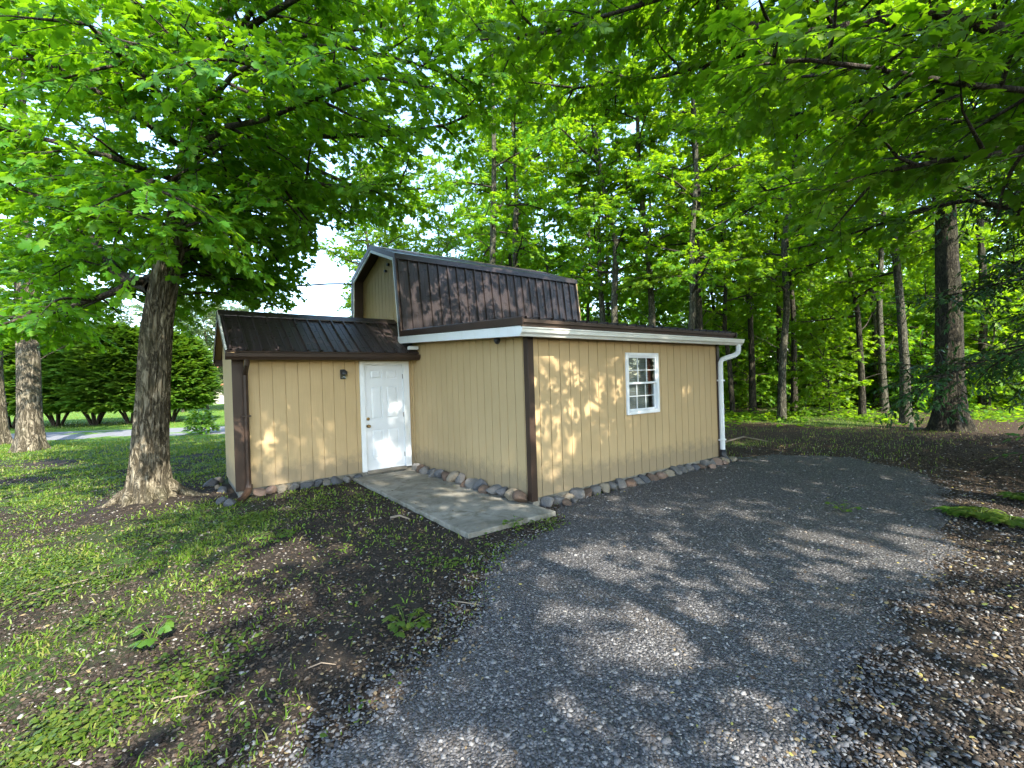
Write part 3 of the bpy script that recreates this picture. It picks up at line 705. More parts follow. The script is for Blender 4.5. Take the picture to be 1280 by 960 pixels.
# keep the window of open sky left of the barn gable and the eave free
def hero_cut(p):
    q = np.array(HB) + p - CAM_LOC; dz = q @ CF
    if dz < 1.0: return True
    x = 640 + FOC * (q @ CR) / dz; y = 480 - FOC * (q @ CU) / dz
    return (392 < x < 470 and y > 285) or (x > 260 and y > 386) or (x > 455 and y > 295) or (150 < x < 222 and y > 375)
HERO.cut = hero_cut
HL = [
 ([hp(178, 352), hp(165, 353, -.3), hp(140, 366, -.5), hp(105, 378, -.6), hp(55, 394, -.6), hp(0, 398, -.5), hp(-90, 390, -.4)], .055),
 ([hp(190, 360), hp(150, 345, .5), hp(125, 315, .9), hp(98, 275, 1.3), hp(70, 235, 1.7), hp(30, 190, 2.2), hp(-40, 130, 2.6)], .10),
 ([hp(205, 300, -.1), hp(190, 270, -.5), hp(150, 268, -.8), hp(90, 258, -1.0), hp(30, 240, -1.1), hp(-60, 215, -1.2)], .05),
 ([hp(232, 222), hp(280, 222, -.3), hp(335, 224, -.5), hp(400, 230, -.4), hp(450, 238, -.3), hp(530, 236, -.2)], .055),
 ([hp(238, 190), hp(300, 176, .3), hp(370, 170, .5), hp(430, 170, .6), hp(500, 168, .7), hp(560, 155, .8), hp(640, 122, 1.0)], .07),
 ([hp(236, 195, 0), hp(250, 180, -.6), hp(285, 158, -1.1), hp(330, 150, -1.6), hp(400, 120, -2.2), hp(470, 95, -2.7)], .05),
 ([hp(240, 130), hp(215, 105, -.4), hp(150, 70, -.7), hp(80, 40, -.9), hp(0, 10, -1.1), hp(-80, -30, -1.2)], .05),
 ([hp(238, 190), hp(205, 170, -.5), hp(150, 130, -1.0), hp(85, 95, -1.4), hp(20, 60, -1.7), hp(-50, 20, -2.0)], .05),
 ([hp(250, 100, .2), hp(300, 40, -.4), hp(350, 10, -1.0), hp(420, -30, -1.6), hp(500, -60, -2.1)], .06),
 ([hp(255, 95, .2), hp(330, 60, .6), hp(400, 30, 1.1), hp(480, 10, 1.6), hp(560, -10, 2.0)], .07),
 ([hp(225, 260, .2), hp(270, 255, 1.0), hp(320, 265, 1.8), hp(370, 285, 2.4)], .045),
 ([hp(215, 300, -.2), hp(215, 290, -.9), hp(225, 285, -1.6), hp(240, 290, -2.2)], .03),
 ([hp(225, 250, -.1), hp(205, 235, -1.0), hp(190, 225, -1.9), hp(185, 235, -2.7)], .04),
 ([hp(238, 170, -.1), hp(260, 130, -1.2), hp(290, 95, -2.2), hp(330, 70, -3.1)], .05),
 ([hp(238, 160, -.1), hp(190, 110, -1.3), hp(140, 60, -2.4), hp(100, 20, -3.2)], .05),
 ([hp(235, 210, .2), hp(290, 215, 1.4), hp(340, 235, 2.6), hp(380, 255, 3.4)], .05),
 ([hp(225, 240, .2), hp(180, 225, 1.5), hp(130, 215, 2.8), hp(80, 215, 4.0)], .06),
 ([hp(212, 320), hp(262, 300, .6), hp(310, 300, 1.0), hp(360, 310, 1.3)], .04),
 ([hp(205, 350, .1), hp(240, 342, .8), hp(285, 348, 1.5), hp(320, 352, 2.2)], .04),
 ([hp(232, 235), hp(290, 250, .3), hp(350, 262, .5), hp(392, 272, .6)], .045),
 ([hp(235, 215), hp(300, 235, -.4), hp(355, 262, -.7), hp(383, 280, -.9)], .045),
 ([hp(203, 372, .1), hp(235, 366, .7), hp(275, 366, 1.3), hp(325, 374, 1.9)], .035),
 ([hp(214, 310, .2), hp(250, 335, 2.0), hp(300, 355, 3.4), hp(345, 368, 4.4)], .045),
 ([hp(262, 70, .4), hp(350, 55, .2), hp(440, 60, .0), hp(520, 80, -.1), hp(585, 100, 0)], .05),
 ([hp(205, 340), hp(160, 355, .8), hp(110, 375, 1.6), hp(60, 390, 2.4), hp(0, 395, 3.2)], .045),
 ([hp(216, 310, .2), hp(250, 325, 1.4), hp(300, 340, 2.6), hp(350, 352, 3.6)], .045),
 ([hp(228, 240, .2), hp(290, 270, 2.2), hp(350, 300, 3.8), hp(385, 315, 4.8)], .05),
 ([hp(225, 260, .1), hp(190, 250, 1.0), hp(140, 270, 2.2), hp(90, 300, 3.4), hp(40, 320, 4.4), hp(-30, 330, 5.2)], .06),
 ([hp(215, 300, .1), hp(170, 310, .8), hp(120, 325, 1.4), hp(70, 330, 2.0), hp(10, 335, 2.6)], .045),
 ([hp(232, 230, 0), hp(150, 200, -.8), hp(80, 180, -1.2), hp(0, 160, -1.4), hp(-80, 150, -1.5)], .05),
 ([hp(240, 180, .2), hp(310, 215, 1.0), hp(380, 240, 1.6), hp(450, 262, 2.0)], .045),
 ([hp(212, 320, .2), hp(240, 310, .9), hp(290, 318, 1.6), hp(335, 332, 2.0)], .035),
]
for P, r_ in HL:
    HERO.limb(P, r_ * 1.1, .16, 1.25, .014)
for k in range(15):                       # the upper crown, mostly above the frame
    t = k / 14; i = 7 + t * 5.5; j = int(i); P0 = tk[j] + (tk[min(j + 1, 13)] - tk[j]) * (i - j)
    HERO.auto_limb(P0, k * 2.4 + .4, .35 + .5 * t, 4.6 - 2.6 * t, .07 - .04 * t, .15, 1.5)
hero = plant_tree('maple_tree', HB, 'large maple with deeply furrowed trunk and flared roots, left of the shed wing', None,
    with_roots(trunk_mesh('maple_trunk', tk, trad, 180, 1.25, 7, .10, 3, 220, 6.0, .30), [(-.35, 1.0, .095, .25), (-1.05, .6, .09, -.3), (-1.75, .55, .08, .25), (-2.5, .6, .09, .2), (3.3, .75, .09, -.25), (2.3, .7, .08, .3), (1.2, .8, .08, -.2), (.4, .8, .09, .3), (-.75, .5, .06, .5), (-2.1, .45, .06, -.4)]), HERO.wood('maple_branches'), HERO.leaves('maple_crown', MAPLE), M['bark_maple'], M['limb'], M['leaf_maple'])

# ---- shade maple standing behind and right of the photographer; its boughs hang over the drive
OB = Vector((4.6, -8.6, GZ))
def op(px, py, depth): return np.array(at(px, py, depth) - OB)
OVER = Tree(23, (.055, .135), .054, .19, .28, 1.35)
def over_cut(p):
    q = np.array(OB) + p - CAM_LOC; dz = q @ CF
    if dz < .3: return np.linalg.norm(q) < 1.6
    x = 640 + FOC * (q @ CR) / dz; y = 480 - FOC * (q @ CU) / dz
    lim = np.interp(x, (560, 640, 700, 800, 900, 1000, 1100, 1180, 1240, 1300), (60, 130, 165, 130, 230, 330, 330, 250, 230, 300))
    return (y > lim and y < 1200) or (dz < 2.6 and -200 < x < 1500)
OVER.cut = over_cut
otk = [(0, 0, -.1), (0, 0, 0), (-.05, .05, 1.2), (-.1, .15, 2.6), (-.15, .3, 4.0), (-.2, .4, 6.0), (-.1, .6, 8.5), (0, .7, 11), (.1, .8, 13)]
oS = np.array(otk[3]); oS2 = np.array(otk[4]); oS3 = np.array(otk[5])
OLl = [
 ([oS2, op(1330, 60, 4.8), op(1170, 15, 4.9), op(1080, 30, 4.9), op(985, 45, 5.0), op(930, 28, 5.2), op(890, -10, 5.5), op(820, -60, 6.0)], .10),
 ([oS, op(1400, 300, 6.5), op(1280, 264, 7.0), op(1210, 250, 7.4), op(1150, 262, 7.8), op(1095, 282, 8.2), op(1040, 300, 8.8), op(985, 312, 9.3)], .075),
 ([oS2, op(1330, 100, 6.0), op(1200, 110, 6.6), op(1080, 125, 7.2), op(960, 150, 7.8), op(860, 170, 8.4)], .06),
 ([oS3, op(1250, -40, 5.6), op(1100, -20, 6.0), op(960, 60, 6.4), op(830, 95, 6.8), op(720, 110, 7.2), op(640, 100, 7.6)], .07),
 ([oS2, op(1500, 100, 4.4), op(1350, 120, 4.4), op(1200, 105, 4.3), op(1090, 85, 4.2), op(1010, 75, 4.1), op(955, 80, 4.0)], .05),
 ([oS3, op(1200, -120, 5.0), op(1000, -80, 5.2), op(820, 0, 5.4), op(690, 40, 5.6), op(600, 50, 5.8)], .06),
 ([oS2, op(1380, 180, 7.2), op(1260, 180, 8.0), op(1150, 190, 8.8), op(1050, 215, 9.6), op(950, 240, 10.2)], .055),
 ([oS, op(1500, 230, 6.0), op(1380, 200, 6.2), op(1290, 165, 6.4), op(1220, 150, 6.5), op(1150, 160, 6.6)], .05),
 ([oS3, op(1000, -160, 7.0), op(860, -60, 7.6), op(740, 20, 8.2), op(660, 70, 8.8)], .06),
 ([oS3, op(900, -300, 6.0), op(760, -160, 6.4), op(640, -60, 6.8), op(520, 0, 7.2)], .06),
]
for P, r_ in OLl: OVER.limb(P, r_ * .8, .12, 1.3, .012)
for k in range(15):
    t = k / 14; z = 3.6 + t * 8.5
    OVER.auto_limb((-.15, .4, z), k * 2.4 + 2.0, .15 + .6 * t, 5.6 - 3.4 * t, .09 - .05 * t, .2, 1.6)
over = plant_tree('maple_tree', OB, 'maple whose leafy boughs hang over the gravel drive from the upper right', None,
    trunk_mesh('maple_trunk', otk, [.42, .40, .33, .3, .27, .22, .16, .1, .05], 48, .8, 6, .06, 9, 90, 8.0), OVER.wood('maple_branches'), OVER.leaves('maple_crown', MAPLE), M['bark_maple'], M['limb'], M['leaf_maple'])

# ---- woodland trees: four kinds, each with its own crown mesh, planted many times
def wood_tree(seed, H, clear, rad, nl, lmax, leaf=(.12, .19), tpl=MAPLE_S, lean=.3, fork=False):
    t = Tree(seed, leaf, .072, .25, .37, 1.9)
    r = t.r
    zs = np.linspace(0, H, 9); ox = np.cumsum(r.normal(0, lean * .25, 9)); oy = np.cumsum(r.normal(0, lean * .25, 9)); ox -= ox[0]; oy -= oy[0]
    ox[1] *= .3; oy[1] *= .3
    P = np.stack([ox, oy, zs], 1); P = np.concatenate([[[0, 0, -.2]], P])
    rd = np.concatenate([[rad * 1.05], rad * (1 - .93 * (zs / H) ** .9)])
    for k in range(nl):
        f = k / max(1, nl - 1); z = clear + (H - clear - .4) * f
        p = np.array([np.interp(z, zs, ox), np.interp(z, zs, oy), z])
        Lk = lmax * (0.55 + .45 * math.sin(math.pi * min(1, .15 + f * .9))) * r.uniform(.65, 1.1)
        t.auto_limb(p, k * 2.4 + r.uniform(-.4, .4), r.uniform(-.05, .3) + .5 * f, Lk, .05 * (1 - .6 * f) * (rad / .2) ** .5, .2, lmax * .36)
    t.tubes.append((P[1:], np.full(9, .02), 5))       # unseen core tube added inside the trunk to join the boughs
    for k in range(7):
        z = r.uniform(1.2, clear + 1.5); p = np.array([np.interp(z, zs, ox), np.interp(z, zs, oy), z]); a = r.uniform(0, 6.28)
        t.tubes.append((t.path(p, np.array([math.cos(a), math.sin(a), r.uniform(.1, .9)]), r.uniform(.4, 1.6), .12, .0, .25), None, 5))
        Q = t.tubes[-1][0]; t.tubes[-1] = (Q, np.linspace(.022, .005, len(Q)), 5)
    return (trunk_mesh('woodland_trunk', P, rd, 18, .7, 5, .05, seed, 40, 5.0, .35), t.wood('woodland_branches'), t.leaves('woodland_crown', tpl))
KINDS = [wood_tree(41, 19, 6.0, .19, 20, 3.5, lean=.55), wood_tree(42, 17, 4.8, .15, 19, 3.2, lean=.7), wood_tree(43, 20, 7.0, .17, 18, 3.3, lean=.5), wood_tree(44, 15, 3.6, .11, 19, 2.8, lean=.8), wood_tree(45, 9, .8, .06, 22, 2.7), wood_tree(46, 13, 2.0, .16, 26, 4.2)]
SAPL = [wood_tree(51, 4.2, .5, .035, 16, 1.5, (.11, .17)), wood_tree(52, 2.8, .25, .025, 14, 1.2, (.11, .17))]
big_trunk = trunk_mesh('woodland_trunk', [(0, 0, -.2), (0, 0, 0), (-.05, 0, 1.5), (-.12, 0, 4), (-.2, .05, 8), (-.2, .1, 13), (-.1, .1, 19)], [.42, .39, .325, .29, .235, .16, .05], 48, 1.0, 6, .06, 17, 80, 6.0, .5)

def wood(kind, loc, label, group, rz, sc, bark='bark_grey', leaf='leaf_wood', trunk=None, name='woodland_tree', cat='tree'):
    tm, wm, cm = kind
    return plant_tree(name, loc, label, group, trunk or tm, wm, cm, M[bark], M['limb'], M[leaf], cat, rz, sc)
def slot(o, parts):
    """give this copy its own materials without copying the mesh"""
    for ch in o.children:
        if ch.name.split('.')[0] in parts:
            ch.material_slots[0].link = 'OBJECT'; ch.material_slots[0].material = M[parts[ch.name.split('.')[0]]]
# ================================================================== PLANTING
def spot(px, depth, z=GZ):
    """on the ground, at this column of the photo and this far along the view"""
    p = at(px, 480, depth); return Vector((p.x, p.y, z))
GW = 'woodland trees behind and right of the shed'
named = [   # column, depth, kind, scale, turn, bark, label
 (1187, 13.0, 'BIG', .9, 0.4, 'bark_dark', 'thickest dark trunk of the wood, with spreading roots, at the right edge of the drive'),
 (1131, 14.9, 0, .82, 1.1, 'bark_grey', 'straight grey-barked tree just left of the thickest dark trunk'),
 (1077, 17.3, 3, 1.05, 2.0, 'bark_dark', 'thin dark tree rising from bright ground cover, second left of the thickest trunk'),
 (976, 17.4, 1, 1.0, 3.0, 'bark_grey', 'sunlit grey trunk with pale roots, just right of the white downspout'),
 (992, 20.7, 2, .85, 4.1, 'bark_dark', 'darker tree close behind the sunlit grey trunk'),
 (940, 21.4, 2, .9, 5.2, 'bark_dark', 'dark tree standing just beyond the right end of the gutter'),
 (915, 19.0, 3, 1.0, .7, 'bark_dark', 'slim dark tree directly behind the white downspout'),
 (902, 23.0, 3, 1.0, 1.7, 'bark_dark', 'thin tree peeping over the right end of the lean-to roof'),
 (876, 17.0, 0, .9, 2.6, 'bark_dark', 'dark forked tree over the right half of the lean-to roof'),
 (858, 15.5, 1, .95, 3.7, 'bark_grey', 'sun-flecked trunk just left of the dark forked tree over the lean-to'),
 (815, 17.5, 2, .95, 4.6, 'bark_grey', 'tall straight trunk over the middle of the lean-to roof'),
 (775, 17.0, 1, 1.05, 5.7, 'bark_grey', 'grey trunk with low forks right of the barn roof end'),
 (757, 18.5, 0, .8, .2, 'bark_grey', 'leaning trunk nearest the right end of the barn roof'),
 (622, 18.0, 2, 1.0, 1.3, 'bark_grey', 'pale trunk rising behind the ridge of the barn roof'),
]
def stand_in(kind, loc, rz, sc, bark, label, group, leaf=None):
    i = kind
    o = PROTO.get(i)
    if o is None:
        if i == 'BIG': o = wood(KINDS[0], loc, label, group, rz, sc, bark, trunk=big_trunk)
        elif i in ('S0', 'S1'): o = wood(SAPL[int(i[1])], loc, label, group, rz, sc, bark, name='sapling', cat='sapling')
        else: o = wood(KINDS[i], loc, label, group, rz, sc, bark)
        PROTO[i] = o
    else:
        o = copy_tree(o); o.location = loc; o.rotation_euler = (0, 0, rz); o.scale = (sc,) * 3
        o['label'] = label
        if group: o['group'] = group
        elif 'group' in o: del o['group']
    parts = {'trunk': bark}
    if leaf: parts['crown'] = leaf
    slot(o, parts)
    return o
PROTO = {}
for px, dep, kind, sc, rz, bark, label in named:
    stand_in(kind, spot(px, dep), rz, sc, bark, label, GW)
# the deep wood behind them, filling the view from the barn round to the right
rw = np.random.default_rng(5)
taken = [(px, d) for px, d, *_ in named]
deep = []
tries = 0
while len(deep) < 25 and tries < 3000:
    tries += 1
    px = rw.uniform(470, 1380); dep = rw.uniform(19, 34)
    if px < 640 and dep < 24: continue
    p = spot(px, dep)
    if any((p - q).length < 3.4 for q, *_ in deep) or any(abs(px - a) < 10 and abs(dep - b) < 4 for a, b in taken): continue
    deep.append((p, int(rw.integers(0, 4)), rw.uniform(0, 6.28), rw.uniform(.8, 1.15)))
for p, k, rz, sc in deep:
    stand_in(k, p, rz, sc, 'bark_dark' if rw.random() < .6 else 'bark_grey', 'slender tree deep in the wood beyond the front row of trunks', 'trees deep in the wood')
sap = []
while len(sap) < 60:
    px = rw.uniform(700, 1600); dep = rw.uniform(17.5, 36)
    p = spot(px, dep)
    if any((p - q).length < 1.2 for q in sap) or any(abs(px - a) < 14 and dep < b + .5 for a, b in taken): continue
    sap.append(p)
for i, p in enumerate(sap):
    stand_in('S0' if i % 5 < 3 else 'S1', p, rw.uniform(0, 6.28), rw.uniform(.8, 1.5), 'bark_dark', 'leafy young sapling in the understorey of the wood', 'saplings in the understorey')

und = []
while len(und) < 26:
    px = rw.uniform(640, 1400); dep = rw.uniform(21, 36)
    p = spot(px, dep)
    if any((p - q).length < 2.4 for q in und) or any(abs(px - a) < 22 and dep < b + 1.5 for a, b in taken): continue
    und.append(p)
for p in und:
    stand_in(4, p, rw.uniform(0, 6.28), rw.uniform(.75, 1.2), 'bark_dark', 'low leafy tree filling the gaps between the woodland trunks', 'low trees in the wood')
# far wood: one mass of foliage closing the view
rf = np.random.default_rng(9); n = 52000
an = rf.uniform(-.32, 1.12, n); dd = rf.uniform(50, 64, n); h = rf.uniform(0, 1, n) ** 1.1 * (15 + 4 * np.sin(an * 23) + 3 * np.sin(an * 51 + 1))
bx, by = CAM_LOC[0] + dd * (CF[0] + an * CR[0]), CAM_LOC[1] + dd * (CF[1] + an * CR[1])
kk = np.sin(bx * .9 + np.sin(by * .7) * 2) + np.sin(by * 1.1 + h * .9) + np.sin(h * 1.3 + bx * .5) > -.9
kk &= ~((an < .0) & (h > 9 + 30 * (an + .32)))
P = np.stack([bx, by, h - .2], 1)[kk]; n = len(P)
tag(link('far_woodland', leaf_mesh('far_woodland', P, rf.normal(0, 1, (n, 3)), UP * .7 + rf.normal(0, .6, (n, 3)), rf.uniform(.35, .75, n), MAPLE_S), M['leaf_wood']), 'far woodland foliage closing the view behind the trunks', 'woodland', kind='stuff')

# trees on the left
def left_tree(px, py, r0, kind, label, rz, sc, lean):
    p = ground_at(px, py); p.z = GZ
    tm = trunk_mesh('maple_trunk', [(0, 0, -.15), (0, 0, 0), (.02, 0, 1.2), (.05, 0, 2.6), (lean, .1, 4.2), (lean * 2, .2, 7), (lean * 2.5, .2, 11), (lean * 2.5, .2, 16)], [r0 * 1.1, r0, r0 * .86, r0 * .8, r0 * .7, r0 * .5, r0 * .3, .04], 44, .8, 6, .05, int(px) + 60, 80, 7.0, .45)
    o = plant_tree('shade_tree', p, label, None, tm, KINDS[kind][1], KINDS[kind][2], M['bark_maple'], M['limb'], M['leaf_wood'], 'tree', rz, sc)
    return o
left_tree(38, 563, .33, 1, 'broad-trunked tree on the lawn, left of the large maple, trunk dappled with sun', 1.0, 1.05, .15)
left_tree(-4, 556, .34, 3, 'tree cut by the left edge of the photo beside the broad-trunked one', 2.6, 1.0, -.1)
# shade trees behind the photographer
for i, (x, y, k, rz, sc, lab) in enumerate(SHADE):
    stand_in(k, Vector((x, y, GZ)), rz, sc, 'bark_grey', lab, 'shade trees along the drive')
# far trees beyond the road
far = [(228, 40, 5, .78), (258, 42, 5, .8), (292, 41, 5, .72), (325, 44, 5, .72), (250, 46, 5, .8), (300, 50, 5, .85), (345, 56, 5, .8), (200, 48, 5, .9), (130, 50, 5, 1.0), (60, 48, 5, 1.0), (-10, 46, 5, 1.0), (345, 52, 3, .62), (385, 60, 3, .6), (300, 62, 1, .62), (250, 70, 0, .7), (215, 56, 3, .75), (150, 62, 1, .8), (80, 66, 0, .85), (20, 58, 3, .9), (-60, 60, 1, 1.0), (-140, 52, 0, 1.0), (420, 80, 2, .5), (270, 85, 2, .8), (450, 62, 1, .6), (190, 80, 2, .9), (110, 84, 2, 1.0)]
for px, dep, k, sc in far:
    stand_in(k, spot(px, dep), px * .37, sc, 'bark_grey', 'pale sunlit tree far beyond the hedge across the road', 'far trees across the road', 'leaf_pale')
for px, dep, k, sc in ((480, 27, 1, .62), (525, 30, 3, .8), (560, 26, 1, .7), (590, 31, 0, .75), (655, 25, 1, .9), (700, 24, 3, 1.0), (640, 34, 2, 1.0), (460, 38, 3, .7)):
    stand_in(k, spot(px, dep), px * .21, sc, 'bark_grey', 'leafy tree standing behind the barn roof', 'trees behind the barn')

# ---- hemlock at the right edge: tiers of dark drooping boughs
def hemlock(seed, H, n, lmax):
    t = Tree(seed, (.10, .17), .085, .17, .26, 1.2); r = t.r
    t.cut = None
    for k in range(n):
        f = k / (n - 1); z = 1.4 + (H - 1.8) * f
        L_ = (lmax * (1 - f) + .5) * r.uniform(.75, 1.1)
        P = t.path(np.array([0, 0, z]), np.array([math.cos(k * 2.4), math.sin(k * 2.4), .15 - .1 * (1 - f)]), L_, .05, -.035, .3)
        t.limb(P, .03, .12, 1.0, .008)
    tr = trunk_mesh('hemlock_trunk', [(0, 0, -.1), (0, 0, 0), (0, 0, H * .5), (.05, 0, H)], [.26, .24, .16, .02], 24, .6, 5, .05, seed, 40)
    return tr, t.wood('hemlock_branches'), t.leaves('hemlock_crown', FROND)
hm = hemlock(71, 13, 62, 3.8)
plant_tree('hemlock_tree', Vector((9.9, -5.5, GZ)), 'dark evergreen with drooping boughs reaching in at the right edge', None, *hm, M['bark_dark'], M['limb'], M['leaf_hemlock'], 'tree', .5, 1.0)

# ---- clipped yew hedge shrubs across the lawn
def yew(seed):
    r = np.random.default_rng(seed); P, D, N = [], [], []
    t = Tree(seed)
    for k in range(7):
        a = k * .9 + r.uniform(-.2, .2); t.tubes.append((np.array([[.1 * math.cos(a), .1 * math.sin(a), -.1], [.35 * math.cos(a), .35 * math.sin(a), .5], [.8 * math.cos(a), .8 * math.sin(a), 1.3], [.95 * math.cos(a), .95 * math.sin(a), 3]]), np.array([.07, .06, .05, .03]), 7))
    for k in range(1500):                       # fronds: level fans pushing out of an uneven dome
        a = r.uniform(0, 6.28); h = r.uniform(0, 1) ** .8
        rr = (2.0 * math.sqrt(max(.02, 1 - (max(0, h - .30) / .72) ** 2.6))) * (1 + .12 * noise.noise(Vector((math.cos(a) * 1.6 + seed, math.sin(a) * 1.6, h * 4))))
        if h < .12: rr *= .75 + 2 * h
        z = .75 + 4.15 * h; dep = r.uniform(.55, 1.02)
        p = np.array([math.cos(a) * rr * dep, math.sin(a) * rr * dep, z]); o = unit(np.array([math.cos(a), math.sin(a), .15 + .5 * h]))
        n = 15; tt = r.uniform(0, .65, n)
        side = unit(np.cross(o, UP))
        P.append(p + o * (tt[:, None] * .9) + side * r.normal(0, .14, (n, 1)) + UP * r.normal(0, .05, (n, 1)))
        D.append(o + side * r.normal(0, .6, (n, 1)) + UP * r.normal(-.02, .2, (n, 1))); N.append(UP * .8 + o * .4 + r.normal(0, .25, (n, 3)))
    P, D, N = map(np.concatenate, (P, D, N))
    return t.wood('yew_stems'), leaf_mesh('yew_foliage', P, D, N, r.uniform(.30, .58, len(P)), FROND)
ym = [yew(81), yew(82)]
yl = ['shrub of the tall hedge partly behind the left trees', 'tall yew shrub of the hedge just right of the broad-trunked left tree', 'tall yew shrub in the middle of the hedge with forked stems showing', 'tall yew shrub of the hedge left of the large maple trunk', 'yew shrub with sloping right side, showing right of the large maple trunk', 'yew shrub at the far left end of the hedge']
for i, (px, dep, sc, sz) in enumerate(((12, 26.5, 1.0, 1.0), (70, 27, 1.0, 1.0), (117, 27, .98, 1.0), (162, 27.2, 1.0, .98), (212, 27.6, .86, .9), (-45, 26.5, 1.0, 1.0))):
    root = empty('yew_shrub', spot(px, dep), yl[i], 'shrub', 'yew shrubs of the hedge', i * 1.3); root.scale = (sc * 1.08, sc * 1.08, sz * 1.1)
    link('stems', ym[i % 2][0], M['limb'], root); link('foliage', ym[i % 2][1], M['leaf_yew'], root)

# ---- small dark shrub by the road, seen left of the wing
def small_bush(seed, n, rad, h, size, tpl):
    r = np.random.default_rng(seed)
    a = r.uniform(0, 6.28, n); q = r.uniform(0, 1, n) ** .5; z = r.uniform(.1, 1, n)
    w = np.sqrt(1 - (z * .95) ** 2) * .8 + .25
    P = np.stack([np.cos(a) * q * rad * w, np.sin(a) * q * rad * w, z * h], 1)
    D = np.stack([np.cos(a), np.sin(a), r.normal(.1, .4, n)], 1); N = UP + r.normal(0, .4, (n, 3))
    return leaf_mesh('bush_leaves', P, D, N, r.uniform(*size, n), tpl)
bp = spot(250, 19.0)
root = empty('small_shrub', bp, 'small dark shrub by the road seen between the maple trunk and the wing', 'shrub')
link('foliage', small_bush(91, 420, .55, 1.0, (.12, .22), OVAL), M['leaf_yew'], root)
MB().tube([(0, 0, -.05), (.02, 0, .5)], .03, 6).tube([(0, 0, -.05), (.2, .1, .45)], .02, 6).build('stems', M['limb'], root)

# ---- red-roofed house far across the road
hc = spot(225, 62)
H = empty('house', hc, 'distant low house with an orange red roof across the lawn', 'house', None, 0.25)
MB().box(-7, 7, -4, 4, -.1, 2.7).build('wall', mat_paint('pale_house_wall', (.5, .46, .4), .8), H)
roofm = mat_paint('orange_shingle', (.36, .13, .075), .8, .2, None, 20, .2)
hr = MB().prism([(-4.7, 2.55), (0, 5.6), (4.7, 2.55), (4.7, 2.4), (0, 5.42), (-4.7, 2.4)], -7.6, 7.6, 'x').build('roof', roofm, H)
MB().prism([(-4, 2.7), (4, 2.7), (0, 5.3)], -7, -6.8, 'x').prism([(-4, 2.7), (4, 2.7), (0, 5.3)], 6.8, 7, 'x').build('gable', bpy.data.materials['pale_house_wall'], H)
for x in (-4.5, -1.5, 2, 5):
    wd = MB().box(x - .6, x + .6, -4.04, -3.98, 1.0, 2.2).build('window', M['white'], H)
    MB().box(x - .52, x + .52, -4.06, -4.035, 1.08, 2.12).build('pane', M['inside'], wd)
MB().box(-.2, .5, .4, 1.1, 4.6, 6.1).build('chimney', ROCKS[2][1], hr)
# ================================================================== GROUND
def n2(x, y, s, seed=0.0):
    """cheap smooth noise for arrays (sum of rotated sines), about -1..1"""
    v = np.zeros_like(x); rr = np.random.default_rng(int(seed * 10) + 3)
    for k in range(7):
        a = rr.uniform(0, 6.28); f = s * (0.6 + .35 * k); p = rr.uniform(0, 6.28)
        v += np.sin((x * math.cos(a) + y * math.sin(a)) * f + p + 1.3 * np.sin((x * math.sin(a) - y * math.cos(a)) * f * .7 + p * 2)) / (1 + .25 * k)
    return v / 3.2
GRAVEL = [(-.18, -.78), (-.95, -.92), (-1.55, -1.2), (-2.0, -1.75), (-2.7, -2.2), (-3.3, -2.45), (-3.75, -2.65), (-4.5, -3.2), (-6.2, -4.6), (-9.5, -8.0), (-14, -13),
          (-10, -16), (-6.2, -9.5), (-3.6, -6.0), (-2.4, -4.6), (-1.3, -4.15), (0.4, -4.05), (1.8, -3.95), (3.5, -3.75), (5.2, -3.4), (6.3, -2.65), (6.95, -1.6), (6.5, -.35), (5.3, -.05), (4.6, -.02), (0, -.02)]
def poly_dist(x, y, poly):
    """signed distance, positive inside"""
    px = np.array([p[0] for p in poly]); py = np.array([p[1] for p in poly])
    d = np.full(x.shape, 1e9); ins = np.zeros(x.shape, bool)
    for i in range(len(poly)):
        ax, ay, bx, by = px[i], py[i], px[(i + 1) % len(poly)], py[(i + 1) % len(poly)]
        ex, ey = bx - ax, by - ay
        t = np.clip(((x - ax) * ex + (y - ay) * ey) / (ex * ex + ey * ey + 1e-12), 0, 1)
        d = np.minimum(d, np.hypot(x - ax - t * ex, y - ay - t * ey))
        c = ((ay > y) != (by > y)) & (x < (bx - ax) * (y - ay) / (by - ay + 1e-12) + ax)
        ins ^= c
    return np.where(ins, d, -d)
PATH = [(-1.30, 3.70), (-0.10, 3.70), (-0.02, -.50), (-1.36, -.50)]
def built(x, y, m=0.0):
    return ((x > -m) & (x < L + m) & (y > -m) & (y < 6.72 + m)) | ((x > -L2 - m) & (x < 0) & (y > B - m) & (y < 5.45 + m))
def grassy(x, y):
    """0..1 how much green grows here"""
    q = np.hypot(x - HB.x, y - HB.y)
    left = np.clip((-2.6 - x + .25 * (y + 2)) / 2.2, 0, 1)                 # lawn on the left
    front = np.clip((y + 3.2) / 1.5, 0, 1) * .25                          # thin weeds on the bare earth by the wing
    g = np.maximum(left, front)
    g *= np.clip((q - .55) / .9, .1, 1)
    g *= np.clip(1.05 - .75 * np.exp(-(((x + 2.9) / 1.5) ** 2 + ((y + .6) / 1.7) ** 2)), .2, 1)      # worn earth below the wing
    woods = np.clip((x - 11.0) / 2.0, 0, 1) * np.clip((y + 1.2) / 1.5, 0, 1)     # bright ground cover between the trunks
    strip = np.clip(1 - np.abs(y - 1.2 + .2 * (x - 6)) / 1.0, 0, 1) * np.clip((x - 5.2) / .5, 0, 1) * .7
    g = np.maximum(np.maximum(g, woods), strip)
    g = np.where((y > 7) & (x < 4), np.maximum(g, .9), g)
    return g * np.clip(.62 + .75 * n2(x, y, 1.6, 1), 0, 1) + 0.0
